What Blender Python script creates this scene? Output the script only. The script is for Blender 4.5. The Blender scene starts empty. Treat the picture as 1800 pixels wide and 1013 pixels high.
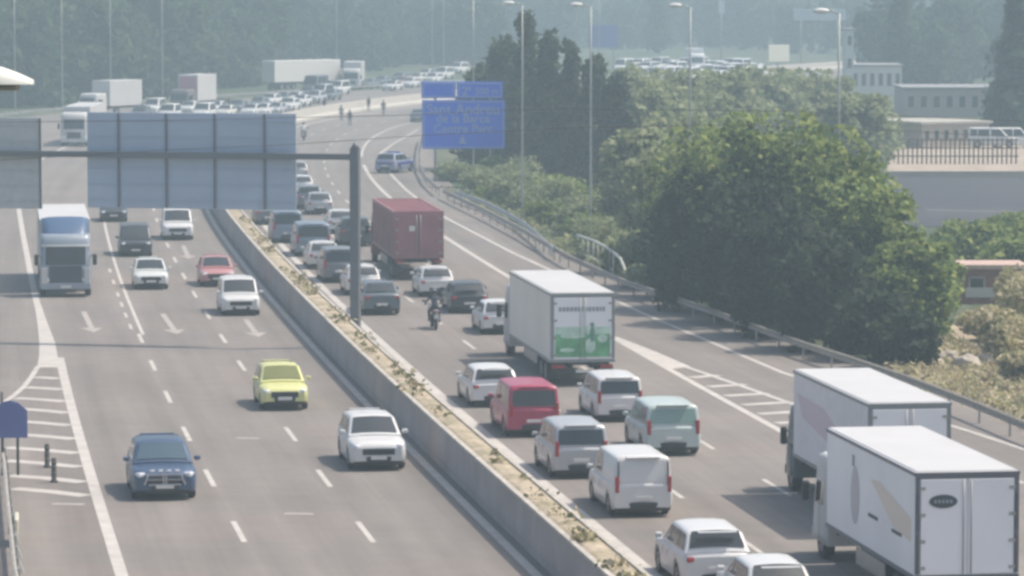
import bpy, bmesh, math, random
import numpy as np
from mathutils import Vector, Matrix, Euler
S = bpy.context.scene
COL = S.collection
PI = math.pi
R = math.radians
# ------------------------------------------------------------------ camera, sky, sun, exposure
FPX, CAMH = 6800.0, 16.0
PITCH = math.atan(546.5 / FPX)
cam = bpy.data.cameras.new("camera")
cam.sensor_width = 36.0
cam.lens = FPX / 1800.0 * 36.0
cam.clip_start, cam.clip_end = 1.0, 8000.0
camo = bpy.data.objects.new("camera", cam)
camo.location = (0, 0, CAMH)
camo.rotation_euler = (PI / 2 - PITCH, 0, 0)
COL.objects.link(camo)
S.camera = camo
SUN_EL, SUN_AZ = R(59), R(80)          # azimuth measured from +Y (away) towards +X (right)
w = bpy.data.worlds.new("World"); S.world = w; w.use_nodes = True
nt = w.node_tree
sky = nt.nodes.new("ShaderNodeTexSky"); sky.sky_type = 'NISHITA'; sky.sun_disc = False
sky.sun_elevation = SUN_EL; sky.sun_rotation = SUN_AZ; sky.air_density = 1.0; sky.dust_density = 4.0
bg = nt.nodes["Background"]; bg.inputs[1].default_value = 0.145
nt.links.new(sky.outputs[0], bg.inputs[0])
sl = bpy.data.lights.new("sun", 'SUN'); sl.energy = 3.4; sl.angle = R(0.53); sl.color = (1.0, 0.91, 0.80)
so = bpy.data.objects.new("sun", sl); COL.objects.link(so)
sd = Vector((math.sin(SUN_AZ) * math.cos(SUN_EL), math.cos(SUN_AZ) * math.cos(SUN_EL), math.sin(SUN_EL)))
so.rotation_euler = sd.to_track_quat('Z', 'Y').to_euler()
so.location = (60, 60, 120)
vs = S.view_settings
vs.view_transform = 'Standard'; vs.look = 'None'; vs.gamma = 1.0; vs.use_curve_mapping = False
vs.exposure = 0.32
S.cycles.use_denoising = True
S.cycles.max_bounces = 6; S.cycles.diffuse_bounces = 3; S.cycles.glossy_bounces = 2; S.cycles.volume_bounces = 0
S.cycles.pixel_filter_type = 'BLACKMAN_HARRIS'; S.cycles.filter_width = 3.1
HAZE = 0.00103

rnd = random.Random(7)
# ------------------------------------------------------------------ helpers
def P(u, v, z=0.0):
    du, dv = (u - 900.0) / FPX, (v - 506.5) / FPX
    dy = math.cos(PITCH) - dv * math.sin(PITCH)
    dz = -math.sin(PITCH) - dv * math.cos(PITCH)
    t = (z - CAMH) / dz
    return Vector((du * t, dy * t, z))

def at_dist(u, v, y):
    """point on the ray of pixel (u, v) at forward distance y"""
    du, dv = (u - 900.0) / FPX, (v - 506.5) / FPX
    dy = math.cos(PITCH) - dv * math.sin(PITCH)
    dz = -math.sin(PITCH) - dv * math.cos(PITCH)
    t = y / dy
    return Vector((du * t, y, CAMH + dz * t))

def lin(r, g, b):
    f = lambda c: (c / 255 / 12.92) if c / 255 <= 0.04045 else ((c / 255 + 0.055) / 1.055) ** 2.4
    return (f(r), f(g), f(b), 1)

MATS = {}
def mat(name, col, rough=0.6, metal=0.0, spec=0.5, coat=0.0, noise=0.0, nscale=3.0, bump=0.0, emit=None):
    if name in MATS: return MATS[name]
    m = bpy.data.materials.new(name); m.use_nodes = True
    n = m.node_tree.nodes; l = m.node_tree.links
    b = n["Principled BSDF"]
    c = (*col[:3], 1)
    b.inputs["Base Color"].default_value = c
    b.inputs["Roughness"].default_value = rough; b.inputs["Metallic"].default_value = metal
    b.inputs["Specular IOR Level"].default_value = spec
    b.inputs["Coat Weight"].default_value = coat; b.inputs["Coat Roughness"].default_value = 0.05
    if noise > 0 or bump > 0:
        tc = n.new("ShaderNodeTexCoord"); nz = n.new("ShaderNodeTexNoise")
        nz.inputs["Scale"].default_value = nscale; nz.inputs["Detail"].default_value = 6
        l.new(tc.outputs["Object"], nz.inputs["Vector"])
        if noise > 0:
            mr = n.new("ShaderNodeMapRange"); mr.inputs[1].default_value = 0.3; mr.inputs[2].default_value = 0.7
            mr.inputs[3].default_value = 1 - noise; mr.inputs[4].default_value = 1 + noise
            l.new(nz.outputs[0], mr.inputs[0])
            vm = n.new("ShaderNodeVectorMath"); vm.operation = 'SCALE'; vm.inputs[0].default_value = c[:3]
            l.new(mr.outputs[0], vm.inputs["Scale"]); l.new(vm.outputs[0], b.inputs["Base Color"])
        if bump > 0:
            bp = n.new("ShaderNodeBump"); bp.inputs["Strength"].default_value = bump; bp.inputs["Distance"].default_value = 0.05
            l.new(nz.outputs[0], bp.inputs["Height"]); l.new(bp.outputs[0], b.inputs["Normal"])
    MATS[name] = m
    return m

def ramp_mat(name, cols, scale=0.1, detail=6, rough=0.9, stretch=(1, 1, 1), second=None, bump=0.0, coords="Object"):
    """noise -> colour ramp, with an optional finer second noise multiplied in"""
    if name in MATS: return MATS[name]
    m = bpy.data.materials.new(name); m.use_nodes = True
    n = m.node_tree.nodes; l = m.node_tree.links; b = n["Principled BSDF"]
    b.inputs["Roughness"].default_value = rough; b.inputs["Specular IOR Level"].default_value = 0.25
    tc = n.new("ShaderNodeTexCoord"); mp = n.new("ShaderNodeMapping"); mp.inputs["Scale"].default_value = stretch
    l.new(tc.outputs[coords], mp.inputs[0])
    nz = n.new("ShaderNodeTexNoise"); nz.inputs["Scale"].default_value = scale; nz.inputs["Detail"].default_value = detail
    l.new(mp.outputs[0], nz.inputs["Vector"])
    cr = n.new("ShaderNodeValToRGB"); e = cr.color_ramp.elements
    while len(e) < len(cols): e.new(0.5)
    for k, (p, c) in enumerate(cols): e[k].position = p; e[k].color = (*c[:3], 1)
    l.new(nz.outputs[0], cr.inputs[0])
    out = cr.outputs[0]
    if second:
        sc, amt = second
        n2 = n.new("ShaderNodeTexNoise"); n2.inputs["Scale"].default_value = sc; n2.inputs["Detail"].default_value = 4
        l.new(mp.outputs[0], n2.inputs["Vector"])
        mr = n.new("ShaderNodeMapRange"); mr.inputs[1].default_value = .3; mr.inputs[2].default_value = .7
        mr.inputs[3].default_value = 1 - amt; mr.inputs[4].default_value = 1 + amt
        l.new(n2.outputs[0], mr.inputs[0])
        vm = n.new("ShaderNodeVectorMath"); vm.operation = 'SCALE'
        l.new(out, vm.inputs[0]); l.new(mr.outputs[0], vm.inputs["Scale"]); out = vm.outputs[0]
        if bump:
            bp = n.new("ShaderNodeBump"); bp.inputs["Strength"].default_value = bump; bp.inputs["Distance"].default_value = 0.2
            l.new(n2.outputs[0], bp.inputs["Height"]); l.new(bp.outputs[0], b.inputs["Normal"])
    l.new(out, b.inputs["Base Color"])
    MATS[name] = m
    return m

class MB:
    """collects geometry, links it as one mesh object"""
    def __init__(s): s.v = []; s.f = []; s.mi = []; s.sm = []
    def add(s, vs, fs, mi=0, smooth=False):
        o = len(s.v); s.v += [tuple(x) for x in vs]
        for f in fs: s.f.append([i + o for i in f]); s.mi.append(mi); s.sm.append(smooth)
        return s
    def quad(s, a, b, c, d, mi=0): return s.add([a, b, c, d], [(0, 1, 2, 3)], mi)
    def box(s, c, d, mi=0, bev=0.0, rot=None):
        cx, cy, cz = c; hx, hy, hz = d[0] / 2, d[1] / 2, d[2] / 2
        if bev > 0:
            bm = bmesh.new(); bmesh.ops.create_cube(bm, size=1)
            bmesh.ops.scale(bm, vec=(d[0], d[1], d[2]), verts=bm.verts)
            bmesh.ops.bevel(bm, geom=bm.edges[:], offset=min(bev, min(hx, hy, hz) * .9), segments=2, profile=.5, affect='EDGES')
            bm.verts.index_update()
            vs = [v.co.copy() for v in bm.verts]; fs = [[v.index for v in f.verts] for f in bm.faces]; bm.free()
        else:
            vs = [Vector((x, y, z)) for x in (-hx, hx) for y in (-hy, hy) for z in (-hz, hz)]
            fs = [(0, 1, 3, 2), (4, 6, 7, 5), (0, 4, 5, 1), (2, 3, 7, 6), (0, 2, 6, 4), (1, 5, 7, 3)]
        if rot is not None:
            M = Euler(rot).to_matrix(); vs = [M @ v for v in vs]
        return s.add([v + Vector(c) for v in vs], fs, mi, False)
    def tube(s, pts, r, n=8, mi=0, cap=True, smooth=True):
        pts = [Vector(p) for p in pts]; rs = r if isinstance(r, (list, tuple)) else [r] * len(pts)
        vs = []; fs = []
        up = Vector((0, 0, 1))
        for i, p in enumerate(pts):
            t = (pts[min(i + 1, len(pts) - 1)] - pts[max(i - 1, 0)]).normalized()
            a = t.cross(up)
            if a.length < 1e-3: a = t.cross(Vector((1, 0, 0)))
            a.normalize(); b = a.cross(t).normalized()
            for k in range(n):
                an = 2 * PI * k / n
                vs.append(p + (a * math.cos(an) + b * math.sin(an)) * rs[i])
        for i in range(len(pts) - 1):
            for k in range(n):
                fs.append((i * n + k, i * n + (k + 1) % n, (i + 1) * n + (k + 1) % n, (i + 1) * n + k))
        s.add(vs, fs, mi, smooth)
        if cap:
            m = len(pts) - 1
            s.add(vs[:n], [list(range(n))], mi); s.add(vs[m * n:], [list(range(n))], mi)
        return s
    def cyl(s, c, axis, r, h, n=20, mi=0, bev=0.0, smooth=True):
        """solid disc/cylinder round axis 'x','y','z' with a chamfer"""
        prof = [(0, -h / 2), (r - bev, -h / 2), (r, -h / 2 + bev), (r, h / 2 - bev), (r - bev, h / 2), (0, h / 2)] if bev else \
               [(0, -h / 2), (r, -h / 2), (r, h / 2), (0, h / 2)]
        return s.lathe(c, axis, prof, n, mi, smooth)
    def lathe(s, c, axis, prof, n=20, mi=0, smooth=True):
        vs = []; fs = []
        for (rr, hh) in prof:
            for k in range(n):
                a = 2 * PI * k / n; x, y = rr * math.cos(a), rr * math.sin(a)
                p = {'z': (x, y, hh), 'y': (x, hh, y), 'x': (hh, x, y)}[axis]
                vs.append(Vector(c) + Vector(p))
        for i in range(len(prof) - 1):
            for k in range(n):
                fs.append((i * n + k, i * n + (k + 1) % n, (i + 1) * n + (k + 1) % n, (i + 1) * n + k))
        return s.add(vs, fs, mi, smooth)
    def ball(s, c, rad, n=12, m=8, mi=0):
        vs = []; fs = []
        for i in range(m + 1):
            t = PI * i / m
            for k in range(n):
                a = 2 * PI * k / n
                vs.append(Vector(c) + Vector((rad[0] * math.sin(t) * math.cos(a), rad[1] * math.sin(t) * math.sin(a), rad[2] * math.cos(t))))
        for i in range(m):
            for k in range(n): fs.append((i * n + k, i * n + (k + 1) % n, (i + 1) * n + (k + 1) % n, (i + 1) * n + k))
        return s.add(vs, fs, mi, True)
    def mesh(s, name, mats):
        me = bpy.data.meshes.new(name)
        me.from_pydata(s.v, [], s.f)
        for m in (mats if isinstance(mats, (list, tuple)) else [mats]): me.materials.append(m)
        me.polygons.foreach_set("material_index", s.mi); me.polygons.foreach_set("use_smooth", s.sm)
        bm = bmesh.new(); bm.from_mesh(me); bmesh.ops.remove_doubles(bm, verts=bm.verts, dist=1e-5)
        bmesh.ops.recalc_face_normals(bm, faces=bm.faces); bm.to_mesh(me); bm.free()
        me.update()
        return me
    def build(s, name, mats, parent=None):
        return link(name, s.mesh(name, mats), parent)

def link(name, me, parent=None):
    o = bpy.data.objects.new(name, me); COL.objects.link(o)
    if parent is not None: o.parent = parent
    return o
def tag(o, label=None, cat=None, group=None, kind=None):
    if label: o["label"] = label
    if cat: o["category"] = cat
    if group: o["group"] = group
    if kind: o["kind"] = kind
    return o
def thing(name, label, cat, loc=(0, 0, 0), rz=0.0, group=None):
    o = bpy.data.objects.new(name, None); COL.objects.link(o)
    o.empty_display_size = 0.3
    o.location = loc; o.rotation_euler = (0, 0, rz)
    return tag(o, label, cat, group)
def struct(o): o["kind"] = "structure"; return o
KIDS = {}
def dup(root, loc, rz, label, group=None, scale=None):
    r = root.copy(); COL.objects.link(r); r.location = loc; r.rotation_euler = (0, 0, rz); r["label"] = label
    if scale: r.scale = scale
    if group: r["group"] = group
    for ch in list(root.children):
        c = ch.copy(); COL.objects.link(c); c.parent = r
        for g in list(ch.children):
            d = g.copy(); COL.objects.link(d); d.parent = c
    return r

# ------------------------------------------------------------------ the road's course: left foot of the median wall
ctrl = [P(972, 1013), P(675, 726), P(471, 506), P(374, 378)]
cx = [(p.y, p.x) for p in ctrl] + [(300, -24.0), (340, -26.6), (375, -27.6), (410, -26.6), (440, -23.4), (470, -17.6), (500, -9.9), (540, 2.5), (600, 24), (680, 57), (800, 115), (1000, 225)]
sl0 = (ctrl[0].x - ctrl[1].x) / (ctrl[0].y - ctrl[1].y)
cx = [(0, ctrl[0].x - sl0 * ctrl[0].y)] + cx
GY = np.arange(0, 1001, 1.0)
gx = np.interp(GY, [c[0] for c in cx], [c[1] for c in cx])
for _ in range(3):
    k = 17; pad = np.concatenate([gx[0] - (gx[k] - gx[0]) / k * np.arange(k, 0, -1), gx, gx[-1] + (gx[-1] - gx[-k]) / (k - 1) * np.arange(1, k + 1)])
    gx = np.convolve(pad, np.ones(2 * k + 1) / (2 * k + 1), 'valid')
gth = np.arctan(np.gradient(gx, 1.0))
def med(y): return float(np.interp(y, GY, gx))
def head(y): return float(np.interp(y, GY, gth))
def off(d, y, z=0.0):
    t = head(y)
    return Vector((med(y) + d * math.cos(t), y - d * math.sin(t), z))
def road_coords(p):
    y = p.y
    for _ in range(6):
        t = head(y); d = (p.x - med(y)) * math.cos(t) - (p.y - y) * math.sin(t)
        y = p.y + d * math.sin(t)
    return d, y

# ------------------------------------------------------------------ setting: ground and road
M_ground = ramp_mat("dry_ground", [(0.32, (0.045, 0.07, 0.034)), (0.5, (0.072, 0.092, 0.048)), (0.70, (0.13, 0.13, 0.08))], scale=0.06, detail=8, second=(1.3, 0.3))
M_asph = ramp_mat("asphalt", [(0.35, (0.190, 0.169, 0.153)), (0.5, (0.200, 0.181, 0.165)), (0.66, (0.215, 0.187, 0.167))], scale=0.12, detail=5, rough=0.85, second=(0.9, 0.05))
M_paint = mat("road_paint", (0.46, 0.43, 0.39), 0.7, noise=0.14, nscale=1.2)
M_worn = mat("worn_road_paint", (0.35, 0.32, 0.29), 0.8, noise=0.15, nscale=2)
M_conc = mat("concrete", (0.42, 0.39, 0.34), 0.85, noise=0.18, nscale=1.6)
M_wall = mat("median_concrete", (0.36, 0.315, 0.30), 0.85, noise=0.16, nscale=0.5)
M_soil = ramp_mat("dry_soil", [(0.3, (0.22, 0.20, 0.125)), (0.5, (0.36, 0.305, 0.215)), (0.7, (0.47, 0.39, 0.30))], scale=0.8, detail=6, second=(5, 0.25))
M_galv = mat("galvanised_steel", (0.36, 0.36, 0.35), 0.45, metal=0.5, noise=0.1, nscale=2)
M_dark = mat("dark_plastic", (0.02, 0.021, 0.023), 0.5)
M_rub = mat("tyre_rubber", (0.018, 0.018, 0.019), 0.75)
M_rim = mat("wheel_alloy", (0.42, 0.43, 0.44), 0.35, metal=0.7)
M_glass = mat("tinted_glass", (0.028, 0.034, 0.038), 0.07, spec=0.7)
M_lamp = mat("headlight_glass", (0.72, 0.74, 0.76), 0.1, spec=0.8, coat=0.6)
M_tail = mat("tail_light_red", (0.33, 0.02, 0.022), 0.2, coat=0.6)
M_plate = mat("number_plate_white", (0.66, 0.66, 0.62), 0.5)
M_steel = mat("grey_gantry_steel", (0.16, 0.17, 0.18), 0.5, metal=0.2)

def strip(d1, d2, y0, y1, z, step=4.0, mb=None):
    """flat strip between two offsets (numbers or functions of y)"""
    mb = mb or MB()
    f1 = d1 if callable(d1) else (lambda y: d1); f2 = d2 if callable(d2) else (lambda y: d2)
    n = max(1, int(math.ceil((y1 - y0) / step))); vs = []; fs = []
    for i in range(n + 1):
        y = y0 + (y1 - y0) * i / n
        vs += [off(f1(y), y, z), off(f2(y), y, z)]
    for i in range(n): fs.append((2 * i, 2 * i + 1, 2 * i + 3, 2 * i + 2))
    mb.add(vs, fs); return mb
def line_strip(pts, width, z, mb):
    pts = [Vector(p) for p in pts]; vs = []; fs = []
    ws = width if isinstance(width, (list, tuple)) else [width] * len(pts)
    for i, p in enumerate(pts):
        t = (pts[min(i + 1, len(pts) - 1)] - pts[max(i - 1, 0)]); t.z = 0; t.normalize()
        nrm = Vector((t.y, -t.x, 0)) * ws[i] / 2
        vs += [(p.x - nrm.x, p.y - nrm.y, z), (p.x + nrm.x, p.y + nrm.y, z)]
    for i in range(len(pts) - 1): fs.append((2 * i, 2 * i + 1, 2 * i + 3, 2 * i + 2))
    mb.add(vs, fs); return mb

g = MB(); g.quad((-1040, -170, -0.06), (1540, -170, -0.06), (1540, 1410, -0.06), (-1040, 1410, -0.06))
struct(g.build("ground", M_ground))
itp = lambda tab: (lambda y: float(np.interp(y, [t[0] for t in tab], [t[1] for t in tab])))
LEFT = itp([(0, -26), (200, -26), (300, -30), (400, -36), (470, -32), (560, -24), (640, -20), (1000, -20)])
RIGHT = itp([(0, 26), (120, 23.6), (140, 22.6), (170, 20.2), (205, 19.0), (300, 19.0), (340, 19.6), (420, 20.5), (1000, 20)])
road = struct(strip(LEFT, RIGHT, 40, 990, 0.0, 5).build("motorway_road", M_asph))
uvl = road.data.uv_layers.new(name="lane_uv")
for lp_ in road.data.loops:
    d_, y_ = road_coords(road.data.vertices[lp_.vertex_index].co); uvl.data[lp_.index].uv = (d_, y_)
n_, l_ = M_asph.node_tree.nodes, M_asph.node_tree.links
uvn = n_.new("ShaderNodeUVMap"); uvn.uv_map = "lane_uv"
def streak(sx_, sy_, det, lo, hi):
    mp_ = n_.new("ShaderNodeMapping"); mp_.inputs["Scale"].default_value = (sx_, sy_, 1); l_.new(uvn.outputs[0], mp_.inputs[0])
    nz_ = n_.new("ShaderNodeTexNoise"); nz_.inputs["Scale"].default_value = 1; nz_.inputs["Detail"].default_value = det; l_.new(mp_.outputs[0], nz_.inputs["Vector"])
    mr_ = n_.new("ShaderNodeMapRange"); mr_.inputs[1].default_value = .32; mr_.inputs[2].default_value = .68; mr_.inputs[3].default_value = lo; mr_.inputs[4].default_value = hi
    l_.new(nz_.outputs[0], mr_.inputs[0]); return mr_.outputs[0]
cur = n_["Principled BSDF"].inputs["Base Color"].links[0].from_socket
for sck in (streak(1.1, .012, 3, .90, 1.09), streak(.45, .07, 4, .93, 1.06), streak(6.0, .15, 5, .96, 1.04)):
    vm_ = n_.new("ShaderNodeVectorMath"); vm_.operation = 'SCALE'; l_.new(cur, vm_.inputs[0]); l_.new(sck, vm_.inputs["Scale"]); cur = vm_.outputs[0]
l_.new(cur, n_["Principled BSDF"].inputs["Base Color"])
# the paint
pm = MB()
strip(-0.55, -0.27, 60, 900, 0.006, 6, pm)                            # inner edge, oncoming side
strip(2.55, 2.90, 60, 900, 0.006, 6, pm)                              # inner edge, outgoing side
strip(13.02, 13.32, 128, 330, 0.006, 5, pm)                           # lane 3 / entry lane
strip(13.02, 13.25, 345, 900, 0.006, 6, pm)
strip(-11.6, -11.25, 60, 164, 0.006, 5, pm)                           # gore side
for d, ph in ((-4.06, 111.6), (-7.68, 112.2)):
    k = -4
    while ph + 12 * k < 620:
        y = ph + 12 * k; k += 1
        if d < -7 and 178 < y < 262: continue
        strip(d - 0.085, d + 0.085, y - 2.1, y + 2.1, 0.006, 5, pm)
for d in (6.4, 9.8):
    for k in range(-6, 36):
        y = 167.3 + 12 * k
        strip(d - 0.08, d + 0.08, y - 2.0, y + 2.0, 0.006, 5, pm)
strip(-7.58, -7.42, 174, 262, 0.006, 5, pm)                           # solid line with a dashed one beside it
for y in (178, 184, 190, 196, 204, 212): strip(-7.98, -7.84, y - 1.3, y + 1.3, 0.006, 5, pm)
line_strip([P(33, 368), P(40, 410), P(50, 462), P(60, 512), P(68, 545)], 0.32, 0.006, pm)
line_strip([P(30, 300), P(28, 330), P(33, 368)], 0.3, 0.0072, pm)
strip(-15.2, -14.9, 300, 520, 0.006, 6, pm)
# left gore: solid nose, branch line, bars
nose = [(61, 535, 72, 535), (66, 570, 84, 570), (69, 600, 96, 600), (69, 625, 101, 625), (65, 646, 106, 646)]
vs = []; fs = []
for (a, b, c, d) in nose: vs += [P(a, b, 0.0075), P(c, d, 0.0075)]
for i in range(len(nose) - 1): fs.append((2 * i, 2 * i + 1, 2 * i + 3, 2 * i + 2))
pm.add(vs, fs)
line_strip([P(67, 644), P(56, 662), P(42, 680), P(24, 696), P(6, 708), P(-20, 722)], 0.22, 0.006, pm)
for (a, b, c, dv) in [(62, 661, 102, 3), (46, 679, 108, 4), (28, 698, 114, 6), (20, 716, 119, 8), (14, 738, 124, 8), (12, 761, 131, 9), (10, 785, 136, 10), (10, 808, 140, 11), (16, 834, 147, 12), (24, 857, 152, 13)]:
    line_strip([P(a, b + 2), P((a + c) / 2, b + 2 + dv * .4), P(c, b + 2 + dv)], 0.62, 0.0044, pm)
# right gore
vs = []; fs = []
gr = [(1080, 594, 1084, 592), (1130, 622, 1150, 617), (1180, 649, 1215, 645)]
for (a, b, c, d) in gr: vs += [P(a, b, 0.0075), P(c, d, 0.0075)]
for i in range(len(gr) - 1): fs.append((2 * i, 2 * i + 1, 2 * i + 3, 2 * i + 2))
pm.add(vs, fs)
line_strip([P(1205, 645), P(1290, 674), P(1375, 704), P(1600, 782), P(1800, 850)], 0.26, 0.0060, pm)
for (a, b, c, d) in [(1215, 664, 1262, 660), (1245, 680, 1310, 676), (1275, 696, 1350, 692), (1305, 712, 1390, 707), (1335, 728, 1430, 722), (1365, 744, 1470, 738), (1400, 762, 1520, 755), (1440, 783, 1570, 775)]:
    line_strip([P(a, b), P(c, d)], 0.6, 0.0044, pm)
line_strip([P(668, 270), P(676, 290), P(690, 310), P(715, 335), P(750, 362), P(785, 384), P(900, 444), P(1005, 492), P(1130, 551), P(1260, 606), P(1375, 655), P(1560, 715), P(1700, 757), P(1800, 790), P(1950, 835)], 0.24, 0.006, pm)
line_strip([P(668, 270), P(690, 254), P(735, 228)], 0.22, 0.0072, pm)
struct(pm.build("road_markings", M_paint))
am = MB()
for (u0, v0, u1, v1) in [(147, 548, 161, 577), (286, 552, 306, 580), (432, 562, 449, 585), (322, 432, 330, 450)]:
    a, b = P(u0, v0), P(u1, v1)
    line_strip([a, b], 0.26, 0.0052, am)
    t = (b - a).normalized(); nn = Vector((t.y, -t.x, 0))
    tip = b + t * 2.2
    am.add([(b - nn * .5) + Vector((0, 0, .0075)), (b + nn * .5) + Vector((0, 0, .0075)), tip + Vector((0, 0, .0075))], [(0, 1, 2)])
for (a, c, v) in [(415, 456, 770), (500, 552, 903), (92, 148, 886)]:
    line_strip([P(a, v), P(c, v + 1)], 0.35, 0.006, am)
struct(am.build("worn_road_markings", M_worn))

# ------------------------------------------------------------------ median wall with its planting strip
def sweep(prof, y0, y1, step=5.0, mb=None, mi=0):
    mb = mb or MB(); n = max(1, int((y1 - y0) / step)); m = len(prof); vs = []; fs = []
    for i in range(n + 1):
        y = y0 + (y1 - y0) * i / n
        vs += [off(d, y, z) for d, z in prof]
    for i in range(n):
        for k in range(m - 1): fs.append((i * m + k, i * m + k + 1, (i + 1) * m + k + 1, (i + 1) * m + k))
    mb.add(vs, fs, mi); mb.add(vs[:m], [list(range(m))], mi); mb.add(vs[-m:], [list(range(m))], mi)
    return mb
t = thing("median_wall", "long concrete median wall with dry planting strip on top", "wall", off(0, 150))
def keep(o, root):      # parent without moving: the mesh is in world coordinates
    o.parent = root; o.matrix_parent_inverse = Matrix.Translation(-Vector(root.location)); return o
keep(sweep([(0.0, 0.0), (0.02, 0.2), (0.0, 0.25), (0.05, 1.26), (1.0, 1.26), (1.02, 0.0)], 50, 345).build("wall_face", M_wall), t)
keep(sweep([(-0.02, 1.262), (-0.02, 1.36), (0.13, 1.36), (0.13, 1.262)], 50, 345).build("coping", M_conc), t)
keep(sweep([(0.92, 1.262), (0.92, 1.34), (1.05, 1.34), (1.05, 1.262)], 50, 345).build("kerb", M_conc), t)
keep(sweep([(0.13, 1.27), (0.3, 1.33), (0.55, 1.35), (0.8, 1.32), (0.92, 1.27)], 50, 345).build("soil", M_soil), t)
t = thing("median_wall", "far pale concrete median wall curving right behind the traffic jam", "wall", off(0, 430))
keep(sweep([(0.0, 0.0), (0.02, 0.25), (0.2, 0.5), (0.3, 1.3), (0.6, 1.3), (0.7, 0.5), (0.95, 0.25), (0.97, 0.0)], 345.3, 900).build("wall_face", mat("pale_concrete", (0.46, 0.43, 0.38), .85, noise=.12)), t)

# leaf cards: numpy mesh of many small quads
def leaf_mesh(name, cen, size, up=0.4, seed=0, mats=(), jit=0.4, aspect=1.5):
    rg = np.random.default_rng(seed); n = len(cen)
    nrm = rg.normal(size=(n, 3)); nrm[:, 2] += up * 2; nrm /= np.linalg.norm(nrm, axis=1)[:, None]
    a = np.cross(nrm, rg.normal(size=(n, 3))); a /= np.linalg.norm(a, axis=1)[:, None]
    b = np.cross(nrm, a)
    s = (size * (1 + jit * (rg.random(n) * 2 - 1)) * (1 + .35 * np.sin(cen[:, 0] * 2.1) * np.cos(cen[:, 2] * 1.7)))[:, None]
    bend = nrm * s * 0.18
    V = np.stack([cen - a * s * aspect / 2, cen - b * s / 2 + bend, cen + a * s * aspect / 2, cen + b * s / 2 + bend], axis=1).reshape(-1, 3)
    me = bpy.data.meshes.new(name)
    me.vertices.add(4 * n); me.loops.add(4 * n); me.polygons.add(n)
    me.vertices.foreach_set("co", V.ravel().astype(np.float32))
    me.loops.foreach_set("vertex_index", np.arange(4 * n, dtype=np.int32))
    me.polygons.foreach_set("loop_start", np.arange(0, 4 * n, 4, dtype=np.int32))
    me.polygons.foreach_set("loop_total", np.full(n, 4, dtype=np.int32))
    for m in mats: me.materials.append(m)
    if len(mats) > 1:
        me.polygons.foreach_set("material_index", rg.integers(0, len(mats), n).astype(np.int32))
    me.update(calc_edges=True); me.validate()
    return me
def blob_points(rg, blobs, n):
    """points filling ellipsoids, denser near their skins"""
    vol = np.array([b[3] * b[4] * b[5] for b in blobs]) ** 0.75; pr = vol / vol.sum()
    idx = rg.choice(len(blobs), size=n, p=pr)
    d = rg.normal(size=(n, 3)); d /= np.linalg.norm(d, axis=1)[:, None]
    rad = rg.random(n) ** 0.28
    B = np.array(blobs)[idx]
    lump = 1 + 0.16 * np.sin(d[:, 0] * 7 + idx) * np.cos(d[:, 1] * 6 - idx * 1.7) + 0.1 * np.sin(d[:, 2] * 9 + idx * 2)
    return B[:, :3] + d * (rad * lump)[:, None] * B[:, 3:6]

# dry weeds on the planting strip
rg = np.random.default_rng(3)
cen = []
for k in range(120):
    y = 85 + 250 * rg.random() ** 1.3; d = 0.28 + 0.5 * rg.random(); p = off(d, y, 1.38)
    rr = 0.07 + 0.26 * rg.random() ** 4; m = int(10 + 70 * rr)
    cen.append(np.array(p)[None] + rg.normal(size=(m, 3)) * np.array([rr, rr * 2, rr * .45]) + np.array([0, 0, rr * .4]))
cen = np.concatenate(cen); cen[:, 2] = np.maximum(cen[:, 2], 1.36)
M_weed = [mat("weed_dry", (0.36, 0.31, 0.17), .9), mat("weed_olive", (0.17, 0.18, 0.07), .9), mat("weed_straw", (0.46, 0.38, 0.24), .9)]
tag(link("weeds", leaf_mesh("weeds", cen, 0.11, .2, 5, M_weed)), "dry weeds scattered along the median planting strip", "weeds", kind="stuff")

# ------------------------------------------------------------------ guardrails
def path_rail(name, label, pts, height, post_every, mats, rails=((0.62, 0.30),), post_r=0.06, group=None, label2=None):
    pts = [Vector(p) for p in pts]
    t = thing(name, label, "guardrail", (pts[0].x, pts[0].y, 0), 0, group)
    seg = [(pts[i + 1] - pts[i]).length for i in range(len(pts) - 1)]; tot = sum(seg)
    def at(s):
        for i, L in enumerate(seg):
            if s <= L or i == len(seg) - 1:
                q = pts[i] + (pts[i + 1] - pts[i]) * (s / L); tt = (pts[i + 1] - pts[i]).normalized(); return q, tt
            s -= L
    n = max(2, int(tot / 2.5))
    for (zc, hh) in rails:
        mb = MB(); vs = []; fs = []
        prof = [(0, -hh / 2), (-0.05, -hh / 3), (0.03, 0), (-0.05, hh / 3), (0, hh / 2), (0.035, hh / 2), (0.035, -hh / 2)]
        m = len(prof)
        for i in range(n + 1):
            q, tt = at(tot * i / n); nn = Vector((tt.y, -tt.x, 0))
            vs += [q + nn * (a - .08) + Vector((0, 0, zc + b)) for a, b in prof]
        for i in range(n):
            for k in range(m): fs.append((i * m + k, i * m + (k + 1) % m, (i + 1) * m + (k + 1) % m, (i + 1) * m + k))
        mb.add(vs, fs); mb.add(vs[:m], [list(range(m))]); mb.add(vs[-m:], [list(range(m))])
        keep(mb.build("beam", mats[0]), t)
    s = 0.3
    pmesh = MB().box((0, 0, height / 2), (0.10, 0.07, height), 0, 0.01).mesh("post", mats[1])
    while s < tot:
        q, tt = at(s)
        o = link("post", pmesh, t); o.location = (q.x - t.location.x, q.y - t.location.y, 0); o.rotation_euler = (0, 0, math.atan2(tt.y, tt.x))
        s += post_every
    return t
Z6 = 0.6
M_rail_w = mat("weathered_rail", (0.34, 0.30, 0.25), 0.6, metal=0.2, noise=0.15)
def extend(p, q, L): return q + (q - p).normalized() * L
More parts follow.
